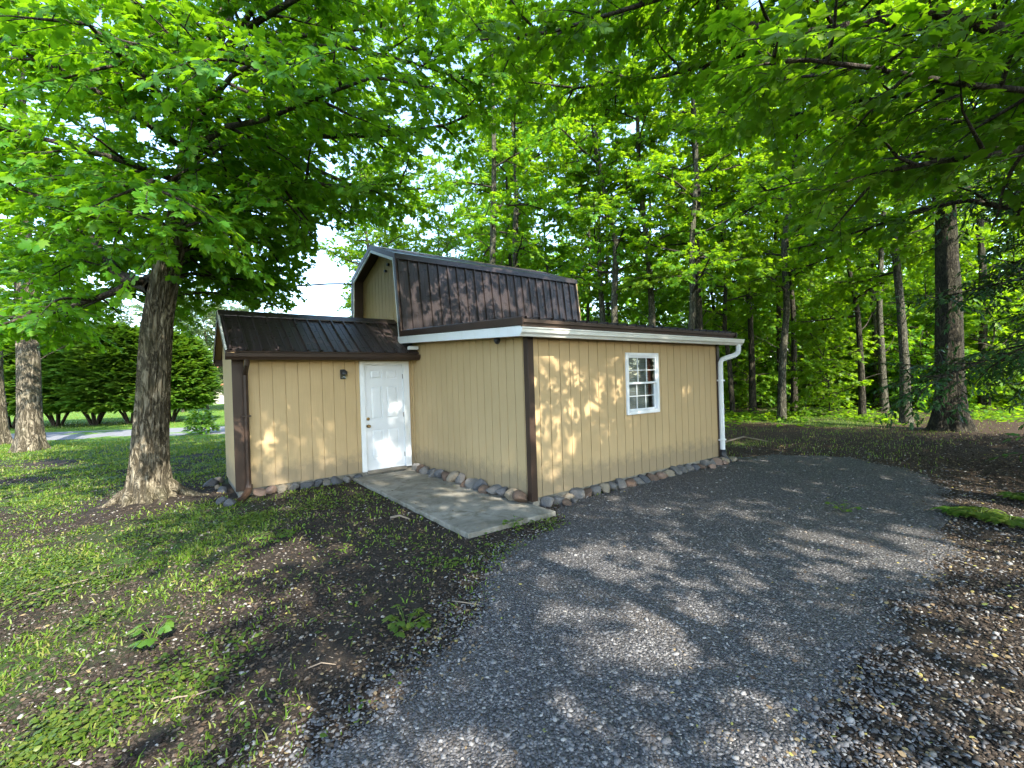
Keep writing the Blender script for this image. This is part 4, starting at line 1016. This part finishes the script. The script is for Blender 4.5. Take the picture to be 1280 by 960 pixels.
def axis(lo, hi, st, far):
    a = np.arange(lo, hi + 1e-6, st); out = [a]
    up = []; d = st; v = hi
    while v < far: d *= 1.28; v += d; up.append(v)
    dn = []; d = st; v = lo
    while v > -far: d *= 1.28; v -= d; dn.append(v)
    return np.concatenate([dn[::-1], a, up])
gx, gy = axis(-14, 20, .16, 700), axis(-7, 24, .16, 700)
X, Y = np.meshgrid(gx, gy)
def relief(x, y):
    q = np.hypot(x - HB.x, y - HB.y)
    away = np.clip((-poly_dist(x, y, PATH) - .05) / .6, 0, 1) * np.where(built(x, y, .25), 0, 1)
    gd = poly_dist(x, y, GRAVEL)
    h = .022 * n2(x, y, .9, 2) + .010 * n2(x, y, 4.0, 3) + .006 * n2(x, y, 11.0, 4)
    h = h * np.clip(away, .15, 1)
    h = np.where(gd > -.3, h * .4 - .006, h)
    return GZ + h + .10 * np.exp(-(q / .75) ** 2) + .018 * np.exp(-((y - 1.4) / .3) ** 2) * np.clip((x - 6) / 1, 0, 1)
nz_near = (np.abs(X - 3) < 18) & (np.abs(Y - 8) < 17)
Z = np.where(nz_near, relief(X, Y), GZ)
V = np.stack([X, Y, Z], -1).reshape(-1, 3)
nx_, ny_ = len(gx), len(gy)
i = (np.arange(ny_ - 1)[:, None] * nx_ + np.arange(nx_ - 1)[None, :]).reshape(-1)
F = np.stack([i, i + 1, i + nx_ + 1, i + nx_], 1)
me = mesh_np('ground', V, F, True)
gr = np.clip(grassy(X, Y), 0, 1)
depth_ = (X - CAM_LOC[0]) * CF[0] + (Y - CAM_LOC[1]) * CF[1]
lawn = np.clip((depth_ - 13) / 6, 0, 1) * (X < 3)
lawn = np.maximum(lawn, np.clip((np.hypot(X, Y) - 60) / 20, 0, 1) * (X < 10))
litter = np.clip((X + .4 * Y - 1.5) / 4, 0, 1) * (1 - lawn)
ca = me.color_attributes.new('zone', 'FLOAT_COLOR', 'POINT')
ca.data.foreach_set('color', np.stack([gr, litter, lawn, np.ones_like(gr)], -1).reshape(-1).astype(np.float32))
def mat_ground():
    t = NT('earth_and_turf'); w = t.coords()
    at_ = t.n('ShaderNodeAttribute', attribute_name='zone'); sp = t.n('ShaderNodeSeparateColor'); t.l(at_.outputs['Color'], sp.inputs[0])
    n1 = t.noise(w, 2.2, 9, .7, .3); n3 = t.noise(w, 55, 6, .75); n4 = t.noise(w, 9, 8, .75)
    soil = t.ramp(n4, [(.3, (.012, .010, .008)), (.55, (.030, .024, .018)), (.75, (.06, .046, .033))])
    soil = t.mix(t.ramp(n3, [(.55, (0, 0, 0)), (.72, (.6, .6, .6))]), soil, (.11, .085, .055))
    lit = t.ramp(t.noise(w, 38, 7, .8, .8), [(.34, (.018, .012, .008)), (.52, (.05, .033, .02)), (.64, (.10, .068, .04)), (.76, (.17, .125, .08))])
    c = t.mix(sp.outputs[1], soil, lit)
    turf = t.ramp(t.noise(w, 30, 6, .7), [(.3, (.02, .04, .008)), (.6, (.05, .10, .014)), (.8, (.09, .12, .03))])
    gm = t.math('ADD', sp.outputs[0], t.math('MULTIPLY', t.math('SUBTRACT', n1, .5), .9))
    c = t.mix(t.ramp(gm, [(.35, (0, 0, 0)), (.8, (.8, .8, .8))]), c, turf)
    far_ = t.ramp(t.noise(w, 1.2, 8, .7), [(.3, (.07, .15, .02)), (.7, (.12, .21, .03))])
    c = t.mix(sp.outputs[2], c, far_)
    return t.done(t.bsdf(c, .95, t.bump(t.math('ADD', n3, n4), .7, .025), .15))
tag(link('ground', me, mat_ground()), kind='structure')

# ---- gravel sheet: same relief, 1 cm above the earth, ragged outline
fx = np.arange(-15, 8, .11); fy = np.arange(-16.5, .3, .11)
X, Y = np.meshgrid(fx, fy)
D = poly_dist(X, Y, GRAVEL) + .20 * n2(X, Y, 2.6, 5) + .10 * n2(X, Y, 9, 6)
Zg = relief(X, Y) + np.clip(D * .06, -.03, .013)
keep = D > -.12
idx = np.arange(X.size).reshape(X.shape)
q = keep[:-1, :-1] & keep[1:, :-1] & keep[:-1, 1:] & keep[1:, 1:]
F = np.stack([idx[:-1, :-1][q], idx[:-1, 1:][q], idx[1:, 1:][q], idx[1:, :-1][q]], 1)
me = mesh_np('gravel_driveway', np.stack([X, Y, Zg], -1).reshape(-1, 3), F, True)
def mat_gravel():
    t = NT('crushed_gravel'); w = t.coords()
    vo = t.n('ShaderNodeTexVoronoi'); vo.inputs['Scale'].default_value = 58; t.l(w, vo.inputs['Vector'])
    vs = t.n('ShaderNodeTexVoronoi'); vs.inputs['Scale'].default_value = 90; t.l(w, vs.inputs['Vector'])
    sp = t.n('ShaderNodeSeparateColor'); t.l(vo.outputs['Color'], sp.inputs[0])
    c = t.ramp(sp.outputs[0], [(0, (.036, .035, .036)), (.5, (.088, .084, .082)), (.82, (.145, .139, .135)), (1.0, (.28, .265, .245))])
    c = t.mix(t.ramp(vo.outputs['Distance'], [(.25, (0, 0, 0)), (.65, (.75, .75, .75))]), c, (.028, .025, .023))
    n1 = t.noise(w, .9, 7, .65, .4)
    c = t.mix(t.ramp(n1, [(.5, (0, 0, 0)), (.72, (.5, .5, .5))]), c, (.10, .08, .06))
    h = t.math('SUBTRACT', t.math('MULTIPLY', vs.outputs['Distance'], -.4), vo.outputs['Distance'])
    return t.done(t.bsdf(c, .8, t.bump(h, .9, .02), .3))
tag(link('gravel_driveway', me, mat_gravel()), kind='structure')

# ---- loose stones of the gravel, real pebbles near the photographer
def pebbles(name, X, Y, Z, S, seed, mat):
    r = np.random.default_rng(seed); n = len(X)
    V0 = np.array([(1, 0, 0), (-1, 0, 0), (0, 1, 0), (0, -1, 0), (0, 0, 1), (0, 0, -1), (.62, .62, .55), (-.62, .6, .5), (-.6, -.62, .55), (.62, -.6, .5)])
    F0 = np.array([(0, 6, 9), (0, 9, 3), (0, 2, 6), (2, 7, 6), (1, 7, 2), (1, 8, 7), (1, 3, 8), (3, 9, 8), (4, 6, 7), (4, 7, 8), (4, 8, 9), (4, 9, 6)])
    V = V0[None] * (1 + r.normal(0, .16, (n, 10, 3)))
    V = V * np.stack([r.uniform(.8, 1.4, n), r.uniform(.55, 1.0, n), r.uniform(.35, .7, n)], 1)[:, None, :] * S[:, None, None]
    a = r.uniform(0, 6.28, n); b = r.normal(0, .3, n)
    c_, s_ = np.cos(a)[:, None], np.sin(a)[:, None]
    x = V[..., 0] * c_ - V[..., 1] * s_; y = V[..., 0] * s_ + V[..., 1] * c_; z = V[..., 2] + V[..., 0] * b[:, None]
    V = np.stack([x + X[:, None], y + Y[:, None], z + (Z + S * .12)[:, None]], -1)
    F = F0[None] + (np.arange(n) * 10)[:, None, None]
    return link(name, mesh_np(name, V.reshape(-1, 3), F.reshape(-1, 3)), mat)
def scatter(n, lo, hi, a, seed, s0=-1.32, s1=1.32):
    """points over the ground in view, denser where the camera is close (density falls as d^-(a+1))"""
    r = np.random.default_rng(seed); u = r.random(n); e = 1 - a
    d = (lo ** e + u * (hi ** e - lo ** e)) ** (1 / e); sx = r.uniform(s0, s1, n)
    return CAM_LOC[0] + d * (CF[0] + sx * CR[0]), CAM_LOC[1] + d * (CF[1] + sx * CR[1]), d
def mat_pebble():
    t = NT('gravel_stone'); g = t.n('ShaderNodeNewGeometry')
    c = t.ramp(g.outputs['Random Per Island'], [(0, (.034, .033, .034)), (.45, (.088, .084, .082)), (.75, (.15, .143, .138)), (.93, (.23, .22, .205)), (.97, (.33, .31, .28)), (1, (.17, .13, .09))])
    c = t.mix(t.math('MULTIPLY', t.noise(t.coords(), 120, 4, .7), .5), c, (.03, .03, .032))
    return t.done(t.bsdf(c, .75, None, .35))
x, y, d = scatter(270000, 1.2, 11, .75, 31)
D = poly_dist(x, y, GRAVEL) + .2 * n2(x, y, 2.2, 5)
rk = np.random.default_rng(32).random(len(x))
right = np.clip((x * .6 - y - 3.0) / 1.4, 0, 1)                 # towards the earth verge the stones thin out
wd = np.where(x * .6 - y > 2.6, 2.6, .9)
k = (rk < np.clip(.45 + D / wd, 0, 1) ** 1.3 * (1 - .5 * right)) & ~built(x, y, .05) & (poly_dist(x, y, PATH) < -.03)
x, y, d = x[k], y[k], d[k]
sz = np.random.default_rng(33).gamma(5, .0013, len(x)) * (1 + .03 * d) + .0022
tag(pebbles('gravel_stones', x, y, relief(x, y) + .008, sz, 34, mat_pebble()), 'loose grey crushed stones lying over the driveway', 'gravel', kind='stuff')

# ---- concrete path slab
PB = bpy.data.objects
path_mb = MB(); n = 26; r = random.Random(3)
ed = []
for (ax, ay), (bx, by) in zip(PATH, PATH[1:] + PATH[:1]):
    for k_ in range(n):
        t = k_ / n; ed.append((ax + (bx - ax) * t + r.uniform(-.008, .008), ay + (by - ay) * t + r.uniform(-.008, .008)))
path_mb.prism(ed, -.22, -0.062, 'z')
tag(path_mb.build('path', M['concrete'], None, bevel=.012, segs=2), kind='structure')

# ---- road across the far lawn
def road_pt(s, d): p = CAM_LOC + d * (CF + s * CR); return (p[0], p[1])
mbr = MB()
ss = np.linspace(-3.0, .1, 30)
nr = [road_pt(s, 18.4 + .9 * (s + 1)) for s in ss]; fr_ = [road_pt(s, 22.4 + 1.0 * (s + 1)) for s in ss]
mbr.add([(a, b, GZ + .012) for a, b in nr] + [(a, b, GZ + .012) for a, b in fr_], [(i, i + 1, 30 + i + 1, 30 + i) for i in range(29)])
tag(mbr.build('road', mat_paint('worn_asphalt', (.16, .16, .165), .85, .15, (.22, .215, .2), 60, .3)), kind='structure')

# ---- grass and low weeds
def blades(name, x, y, H_, W_, seed, mat, lean=.5):
    r = np.random.default_rng(seed); n = len(x)
    a = r.uniform(0, 6.28, n); z = relief(x, y) - .004
    dx, dy = np.cos(a), np.sin(a); b = r.uniform(0, 6.28, n); l = np.abs(r.normal(.35, .3, n)) * lean * 1.6
    px_, py_ = np.cos(b) * l, np.sin(b) * l
    P0 = np.stack([x - dx * W_, y - dy * W_, z], 1); P1 = np.stack([x + dx * W_, y + dy * W_, z], 1)
    m = np.stack([x + px_ * H_ * .4, y + py_ * H_ * .4, z + H_ * .6], 1)
    P2 = m + np.stack([dx * W_ * .7, dy * W_ * .7, 0 * z], 1); P3 = m - np.stack([dx * W_ * .7, dy * W_ * .7, 0 * z], 1)
    P4 = np.stack([x + px_ * H_ * 1.1, y + py_ * H_ * 1.1, z + H_ * (1 - .25 * np.minimum(l, 1.5))], 1)
    V = np.stack([P0, P1, P2, P3, P4], 1).reshape(-1, 3); k = (np.arange(n) * 5)[:, None]
    F = np.concatenate([np.array([(0, 1, 2)]) + k, np.array([(0, 2, 3)]) + k, np.array([(3, 2, 4)]) + k])
    return link(name, mesh_np(name, V, F), mat)
def open_ground(x, y, m=.1):
    return ~built(x, y, m) & (poly_dist(x, y, PATH) < -.02) & (np.hypot(x - HB.x, y - HB.y) > .5) & (poly_dist(x, y, GRAVEL) < .15)
x, y, d = scatter(430000, 1.2, 17.2, .35, 41, -1.32, .35)
rk = np.random.default_rng(42).random(len(x))
clump = np.clip(.35 + .8 * n2(x, y, 5.5, 7) + .5 * n2(x, y, 13, 8), .04, 1)
k = (rk < grassy(x, y) * clump) & open_ground(x, y)
x, y, d = x[k], y[k], d[k]
hh = np.random.default_rng(43).gamma(4, .0068, len(x)) * (1 + .03 * d)
tag(blades('grass', x, y, hh, .0034 + .0009 * d, 44, M['grass'], 1.2), 'patchy short lawn grass left of the drive and round the large maple', 'grass', kind='stuff')
# sunny lawn beyond the near trees and the ground cover between the trunks
x, y, d = scatter(60000, 13, 55, .2, 45, -1.4, .0)
k = (n2(x, y, 2, 9) > -.5) & ~built(x, y, 1.2)
dz = (x - CAM_LOC[0]) * CF[0] + (y - CAM_LOC[1]) * CF[1]; sx = ((x - CAM_LOC[0]) * CR[0] + (y - CAM_LOC[1]) * CR[1]) / dz
k &= ~((dz > 18.0 + .9 * (sx + 1)) & (dz < 22.8 + 1.0 * (sx + 1)))
x, y, d = x[k][:26000], y[k][:26000], d[k][:26000]
tag(blades('lawn_grass', x, y, np.random.default_rng(46).uniform(.05, .11, len(x)), .016 + 0 * x, 47, M['grass']), 'sunlit lawn grass on both sides of the far road', 'grass', kind='stuff')

def flat_leaves(name, x, y, S, h, seed, mat, tpl, droop=0.0, tilt=.35):
    r = np.random.default_rng(seed); n = len(x); a = r.uniform(0, 6.28, n)
    P = np.stack([x, y, relief(x, y) + h], 1); Dd = np.stack([np.cos(a), np.sin(a), r.normal(.1 - droop, tilt * .6, n)], 1)
    return link(name, leaf_mesh(name, P, Dd, UP + r.normal(0, tilt, (n, 3)), S, tpl), mat)
x, y, d = scatter(270000, 1.2, 15, .6, 51, -1.32, .2)
rk = np.random.default_rng(52)
clump = np.clip(-.1 + 1.1 * n2(x, y, 3.4, 10) + .55 * n2(x, y, 10, 11), 0.015, 1)
k = (rk.random(len(x)) < np.clip(grassy(x, y) * 1.6, .05, 1) * clump) & open_ground(x, y)
x, y, d = x[k], y[k], d[k]
tag(flat_leaves('lawn_weeds', x, y, rk.uniform(.013, .040, len(x)) * (1 + .03 * d), rk.uniform(.005, .05, len(x)), 53, M['weed'], OVAL), 'low broad-leaved weeds growing through the lawn and bare earth', 'weeds', kind='stuff')
# woodland ground cover beyond the drive, bright where the light reaches it
rk = np.random.default_rng(61)
dep = rk.uniform(12.5, 34, 60000); sx = rk.uniform(.42, 1.6, 60000)
x = CAM_LOC[0] + dep * (CF[0] + sx * CR[0]); y = CAM_LOC[1] + dep * (CF[1] + sx * CR[1])
dens = np.clip(.25 + .9 * n2(x, y, 1.1, 12), 0, 1) * np.clip((dep - 14.2 + 1.2 * n2(x, y, .8, 13)) / 2.0, 0, 1)
k = (rk.random(len(x)) < dens) & ~built(x, y, .6)
x, y, dep = x[k], y[k], dep[k]
tag(flat_leaves('ground_cover', x, y, rk.uniform(.08, .20, len(x)), rk.uniform(.02, 1, len(x)) ** 2 * np.clip((dep - 14) / 8, .15, 1) * .55, 62, M['leaf_wood'], OVAL), 'bright leafy ground cover between the woodland trunks', 'ground cover', kind='stuff')
x, y, d = scatter(60000, 6, 20, .2, 65, .2, 1.3)
k = (np.random.default_rng(66).random(len(x)) < grassy(x, y) * 1.0) & ~built(x, y, .3) & (poly_dist(x, y, GRAVEL) < -.1)
x, y = x[k], y[k]
tag(blades('verge_grass', x, y, np.random.default_rng(67).uniform(.03, .09, len(x)), .006 + 0 * x, 68, M['grass']), 'mossy grass strips on the leaf-strewn earth beyond the shed', 'grass', kind='stuff')

# ---- crumbs of earth and stone on the bare ground
x, y, d = scatter(230000, 1.2, 12, .7, 36)
D = poly_dist(x, y, GRAVEL)
k = (D < .25) & open_ground(x, y) & (np.random.default_rng(37).random(len(x)) < np.clip(.7 + .7 * n2(x, y, 3, 17), .1, 1))
x, y, d = x[k], y[k], d[k]
def mat_crumb():
    t = NT('earth_crumb'); g = t.n('ShaderNodeNewGeometry')
    return t.done(t.bsdf(t.ramp(g.outputs['Random Per Island'], [(0, (.016, .012, .009)), (.6, (.045, .034, .025)), (.9, (.085, .066, .048)), (.97, (.2, .18, .15)), (1, (.3, .28, .25))]), .95, None, .15))
tag(pebbles('earth_crumbs', x, y, relief(x, y) + .001, np.random.default_rng(38).gamma(4, .0016, len(x)) * (1 + .04 * d) + .002, 39, mat_crumb()), 'crumbs of dark earth and grit on the bare ground', 'soil', kind='stuff')

# ---- leaf litter, maple keys and bark flakes
def mat_litter():
    t = NT('dry_litter'); g = t.n('ShaderNodeNewGeometry')
    c = t.ramp(g.outputs['Random Per Island'], [(0, (.035, .022, .014)), (.45, (.075, .05, .03)), (.72, (.15, .105, .06)), (.9, (.22, .165, .08)), (.96, (.32, .26, .07)), (1, (.16, .2, .05))])
    return t.done(t.bsdf(c, .8, None, .2))
x, y, d = scatter(150000, 1.2, 20, .55, 71)
rk = np.random.default_rng(72)
w_ = .22 + .75 * np.clip((x * .5 - y - 1.6) / 2.5, 0, 1) * np.clip((x + 3.2) / 2, 0, 1) + .6 * np.clip((x - 5.5) / 2, 0, 1) + .55 * ((x < -.9) & (y > -2.6) & (x > -4))
w_ *= np.clip(.55 + .6 * n2(x, y, 2.2, 14), .12, 1)
inside = poly_dist(x, y, GRAVEL) > .35
w_ = np.where(inside & (y > -3.2) & (x > -2.5), w_ * .14, w_ * .85)
k = (rk.random(len(x)) < w_ * .42) & ~built(x, y, .1)
x, y, d = x[k], y[k], d[k]
inp = poly_dist(x, y, PATH) > 0
k = ~inp | (rk.random(len(x)) < .10)
x, y, d, inp = x[k], y[k], d[k], inp[k]
o = flat_leaves('leaf_litter', x, y, rk.uniform(.012, .036, len(x)) * (1 + .03 * d), .012 + np.where(inp, GZ * 0 + .05, 0), 73, mat_litter(), OVAL, 0, .3)
tag(o, 'dry leaves, maple keys and bark flakes strewn over the earth and drive', 'leaf litter', kind='stuff')

# ---- fieldstones round the foot of the walls
def rock_mesh(seed):
    bm = bmesh.new(); bmesh.ops.create_icosphere(bm, subdivisions=3, radius=1)
    r = random.Random(seed); o3 = Vector((r.uniform(0, 50), r.uniform(0, 50), r.uniform(0, 50)))
    planes = [(Vector((r.gauss(0, 1), r.gauss(0, 1), r.gauss(0, 1))).normalized(), r.uniform(.5, .8)) for _ in range(9)]
    for v in bm.verts:
        for nn, dd in planes:
            e = v.co.dot(nn) - dd
            if e > 0: v.co -= nn * e * .93
        v.co *= 1 + .12 * noise.noise(v.co * 1.4 + o3) + .035 * noise.noise(v.co * 5 + o3)
    me = bpy.data.meshes.new('fieldstone'); bm.to_mesh(me); bm.free()
    me.polygons.foreach_set('use_smooth', [True] * len(me.polygons)); return me
RM = [rock_mesh(s) for s in range(9)]
for m_ in RM: m_.materials.append(ROCKS[0][1])
ORD = ['first', 'second', 'third', 'fourth', 'fifth', 'sixth', 'seventh', 'eighth', 'ninth', 'tenth', 'eleventh', 'twelfth', 'thirteenth', 'fourteenth', 'fifteenth', 'sixteenth', 'seventeenth', 'eighteenth', 'nineteenth', 'twentieth', 'twenty-first', 'twenty-second', 'twenty-third', 'twenty-fourth', 'twenty-fifth', 'twenty-sixth']
rs = random.Random(12)
def stone(x, y, z, a, b, c, col, label, group):
    o = bpy.data.objects.new('fieldstone', rs.choice(RM)); COL.objects.link(o)
    o.location = (x, y, z); o.scale = (a, b, c); o.rotation_euler = (rs.uniform(-.6, .6), rs.uniform(-.6, .6), rs.uniform(0, 6.28))
    o.material_slots[0].link = 'OBJECT'; o.material_slots[0].material = ROCKS[col][1]
    return tag(o, label, 'stone', group)
fc = [0, 0, 4, 0, 2, 0, 4, 0, 0, 2, 0, 1, 2, 3, 4, 0, 0, 0, 1, 2, 0, 0, 3, 4]
x = .12
for i in range(24):
    w_ = rs.uniform(.085, .125); x += w_ * .95
    if x > L + .1: break
    stone(x, -.06 + rs.uniform(-.04, .02), GZ + .035 + rs.uniform(-.045, .03), w_ * rs.uniform(1.0, 1.4), rs.uniform(.085, .13), rs.uniform(.08, .125), fc[i], '%s fieldstone from the brown corner post, %s, at the foot of the window wall' % (ORD[i], ROCKS[fc[i]][0]), 'fieldstones under the window wall')
    x += w_ * .95
lc = [2, 4, 1, 0, 2, 1, 0, 2, 0, 4, 2, 1, 0, 1, 0, 2, 0]
y = .02
for i in range(17):
    w_ = rs.uniform(.09, .125); y += w_ * .95
    if y > 3.7: break
    stone(-.085 + rs.uniform(-.04, .02), y, -.055 + .045 + rs.uniform(-.045, .03), rs.uniform(.09, .13), w_ * 1.3, rs.uniform(.085, .125), lc[i], '%s fieldstone from the brown corner post, %s, between wall and concrete path' % (ORD[i], ROCKS[lc[i]][0]), 'fieldstones beside the concrete path')
    y += w_ * .95
wc = [3, 3, 4, 0, 1, 1, 0, 1, 0, 1, 0, 0]
x = -2.92
for i in range(12):
    w_ = rs.uniform(.075, .115); x += w_ * .95
    if x > -1.2: break
    stone(x, B - .06 + rs.uniform(-.02, .02), GZ + .045, w_ * 1.25, rs.uniform(.08, .12), rs.uniform(.065, .1), wc[i], '%s fieldstone from the brown downspout, %s, under the wing wall' % (ORD[i], ROCKS[wc[i]][0]), 'fieldstones under the wing wall')
    x += w_ * .95
for i, (x, y, s, c, lab) in enumerate(((-3.32, 3.28, .11, 1, 'dark angular rock at the mouth of the brown downspout'), (-3.42, 3.5, .10, 1, 'dark rock behind the one at the brown downspout mouth'), (-3.32, 4.35, .12, 1, 'nearest dark rock beside the end wall of the wing'), (-3.36, 4.75, .10, 4, 'small pale rock beside the end wall of the wing'), (-3.45, 5.1, .15, 1, 'large dark rock by the back corner of the wing'), (-3.3, 5.45, .13, 0, 'farthest grey rock by the back corner of the wing'),
        (.42, -.24, .10, 2, 'brown rock lying in front of the stones by the path end'), (.62, -.2, .08, 0, 'small grey rock lying in front of the stones near the path end'), (5.16, -.14, .10, 4, 'round tan rock beside the black drain boot'), (4.72, -.2, .10, 3, 'flat pinkish rock lying near the black drain boot'), (4.2, -.24, .09, 3, 'flat pinkish rock lying before the window wall stones'), (-1.27, 3.66, .06, 4, 'small pale rock at the corner of path and door'), (-1.42, 3.62, .05, 0, 'smallest grey rock left of the path corner'))):
    stone(x, y, GZ + s * .35 + (.0 if y > 0 or x > .3 else 0), s, s * rs.uniform(.7, 1), s * rs.uniform(.5, .75), c, lab, 'loose rocks round the shed')

# ---- single plants and fallen sticks
def weed_plant(name, loc, seed, nst, size, label, tpl=OVAL, h=.12, spread=.16, cat='weed', mat='weed'):
    r = np.random.default_rng(seed); root = empty(name, loc, label, cat, None); P, D, N = [], [], []; mb = MB()
    for k in range(nst):
        a = k * 2.4 + r.uniform(-.3, .3); q = spread * r.uniform(.35, 1); hh_ = h * r.uniform(.5, 1.1)
        e = np.array([math.cos(a) * q, math.sin(a) * q, hh_]); mb.tube([(0, 0, 0), tuple(e * [.5, .5, .7]), tuple(e)], .0025, 4, cap=False)
        for m_ in range(3):
            b = a + (m_ - 1) * .9
            P.append(e); D.append([math.cos(b), math.sin(b), -.12]); N.append(UP + r.normal(0, .25, 3))
    mb.build('stem', M['weed'], root)
    link('leaves', leaf_mesh('weed_leaves', np.array(P), np.array(D), np.array(N), r.uniform(.8, 1.2, len(P)) * size, tpl), M[mat], root)
    return root
def gat(px, py): p = ground_at(px, py); p.z = float(relief(np.array([p.x]), np.array([p.y]))[0]); return p
weed_plant('clover_plant', gat(508, 788), 1, 20, .055, 'bright clump of three-part leaves growing at the gravel edge')
weed_plant('weed_plant', gat(190, 800), 2, 9, .07, 'pale broad-leaved weed in the near lawn')
weed_plant('weed_plant', gat(345, 672), 3, 18, .05, 'bright green weed patch on bare earth below the wing wall', h=.07, spread=.22)
weed_plant('weed_plant', gat(1055, 640), 4, 10, .05, 'small weed growing alone in the far gravel', spread=.2)
weed_plant('weed_plant', gat(860, 574), 5, 7, .06, 'weed sprouting from the stones under the window wall', h=.2, spread=.08)
weed_plant('weed_plant', gat(642, 660), 6, 10, .05, 'weed at the near edge of the concrete path', spread=.12)
for i, (px, py, s) in enumerate(((1225, 648, .36), (1195, 643, .26), (1262, 655, .3), (1275, 625, .28))):
    r = np.random.default_rng(100 + i); root = empty('fern', gat(px, py), ['largest fern beside the right edge of the drive', 'low fern spreading nearest the gravel on the right', 'fern lying right of the largest one', 'small fern at the very right edge of the photo'][i], 'fern', 'ferns at the right edge'); P, D, N, S = [], [], [], []
    mb = MB()
    for k in range(13):
        a = k * 2.4; n = 16; t = np.linspace(.15, 1, n); Lf = s * r.uniform(.5, .9)
        path_ = np.stack([np.cos(a) * t * Lf, np.sin(a) * t * Lf, .30 * s * np.sin(t * 2.6)], 1); mb.tube(path_, .003, 3, cap=False)
        for sg in (1, -1):
            P.append(path_); D.append(np.tile([-math.sin(a) * sg + .5 * math.cos(a), math.cos(a) * sg + .5 * math.sin(a), -.1], (n, 1))); N.append(UP + r.normal(0, .15, (n, 3))); S.append(.14 * s * np.sin(t * 2.7 + .3) + .02)
    mb.build('frond_stem', M['weed'], root)
    link('fronds', leaf_mesh('fern_fronds', np.concatenate(P), np.concatenate(D), np.concatenate(N), np.concatenate(S), OVAL), M['weed'], root)
def twig(pts, rad, label):
    P = [gat(*p) for p in pts]
    for i, p in enumerate(P): p.z += .012 + .018 * (i % 2)
    root = P[0].copy(); tag(MB().tube([p - root for p in P], np.linspace(rad, rad * .5, len(P)), 6).build('fallen_twig', STICK, None, True), label, 'stick').location = root
STICK = mat_paint('bare_dry_twig', (.19, .145, .10), .8, .2)
twig([(204, 879), (222, 876), (245, 870), (268, 866), (276, 860)], .006, 'bare bent twig lying on the near earth left of the gravel')
twig([(35, 745), (80, 736), (120, 724), (148, 721)], .006, 'long thin twig lying across the lawn')
twig([(565, 752), (582, 757), (600, 757)], .006, 'short pale twig at the gravel edge beyond the clover clump')
twig([(488, 648), (500, 647), (512, 650)], .02, 'stubby bark piece lying on the earth left of the path')
twig([(385, 836), (402, 833), (420, 832)], .005, 'thin twig among weeds near the gravel edge')
twig([(900, 556), (930, 548), (960, 552)], .035, 'fallen branch on the earth beyond the downspout')
SUN_E, SKY_S, EXPO = 2.6, 0.15, 2.58
# ================================================================== LIGHT, SKY, CAMERA
SUN_EL, SUN_AZ = math.radians(41), math.radians(184.5)     # azimuth clockwise from +Y
sd = Vector((math.sin(SUN_AZ) * math.cos(SUN_EL), math.cos(SUN_AZ) * math.cos(SUN_EL), math.sin(SUN_EL)))
sl_ = bpy.data.lights.new('sun', 'SUN'); sl_.energy = SUN_E; sl_.angle = math.radians(0.53); sl_.color = (1.0, 0.94, 0.84)
so_ = bpy.data.objects.new('sun', sl_); COL.objects.link(so_); so_.location = (0, -20, 20)
so_.rotation_euler = (-sd).to_track_quat('-Z', 'Y').to_euler()
w = bpy.data.worlds.new('World'); SC.world = w; w.use_nodes = True
nt = w.node_tree; bgn = nt.nodes['Background']
sky = nt.nodes.new('ShaderNodeTexSky'); sky.sky_type = 'NISHITA'; sky.sun_disc = False
sky.sun_elevation = SUN_EL; sky.sun_rotation = SUN_AZ; sky.air_density = 1.0; sky.dust_density = 0.6; sky.ozone_density = 1.2
nt.links.new(sky.outputs[0], bgn.inputs['Color']); bgn.inputs['Strength'].default_value = SKY_S
cd = bpy.data.cameras.new('camera'); co = bpy.data.objects.new('camera', cd); COL.objects.link(co)
cd.sensor_fit = 'HORIZONTAL'; cd.sensor_width = 36.0; cd.lens = 36.0 * FOC / 1280.0; cd.clip_start = 0.05; cd.clip_end = 2000
co.matrix_world = Matrix(((CR[0], CU[0], -CF[0], CAM_LOC[0]), (CR[1], CU[1], -CF[1], CAM_LOC[1]), (CR[2], CU[2], -CF[2], CAM_LOC[2]), (0, 0, 0, 1)))
SC.camera = co
SC.view_settings.view_transform = 'Standard'; SC.view_settings.look = 'None'; SC.view_settings.gamma = 1; SC.view_settings.exposure = EXPO
cy = SC.cycles
cy.max_bounces = 8; cy.diffuse_bounces = 6; cy.glossy_bounces = 2; cy.transmission_bounces = 3; cy.transparent_max_bounces = 6
cy.use_denoising = True; cy.caustics_reflective = False; cy.caustics_refractive = False; cy.sample_clamp_indirect = 6.0
SC.render.use_persistent_data = False
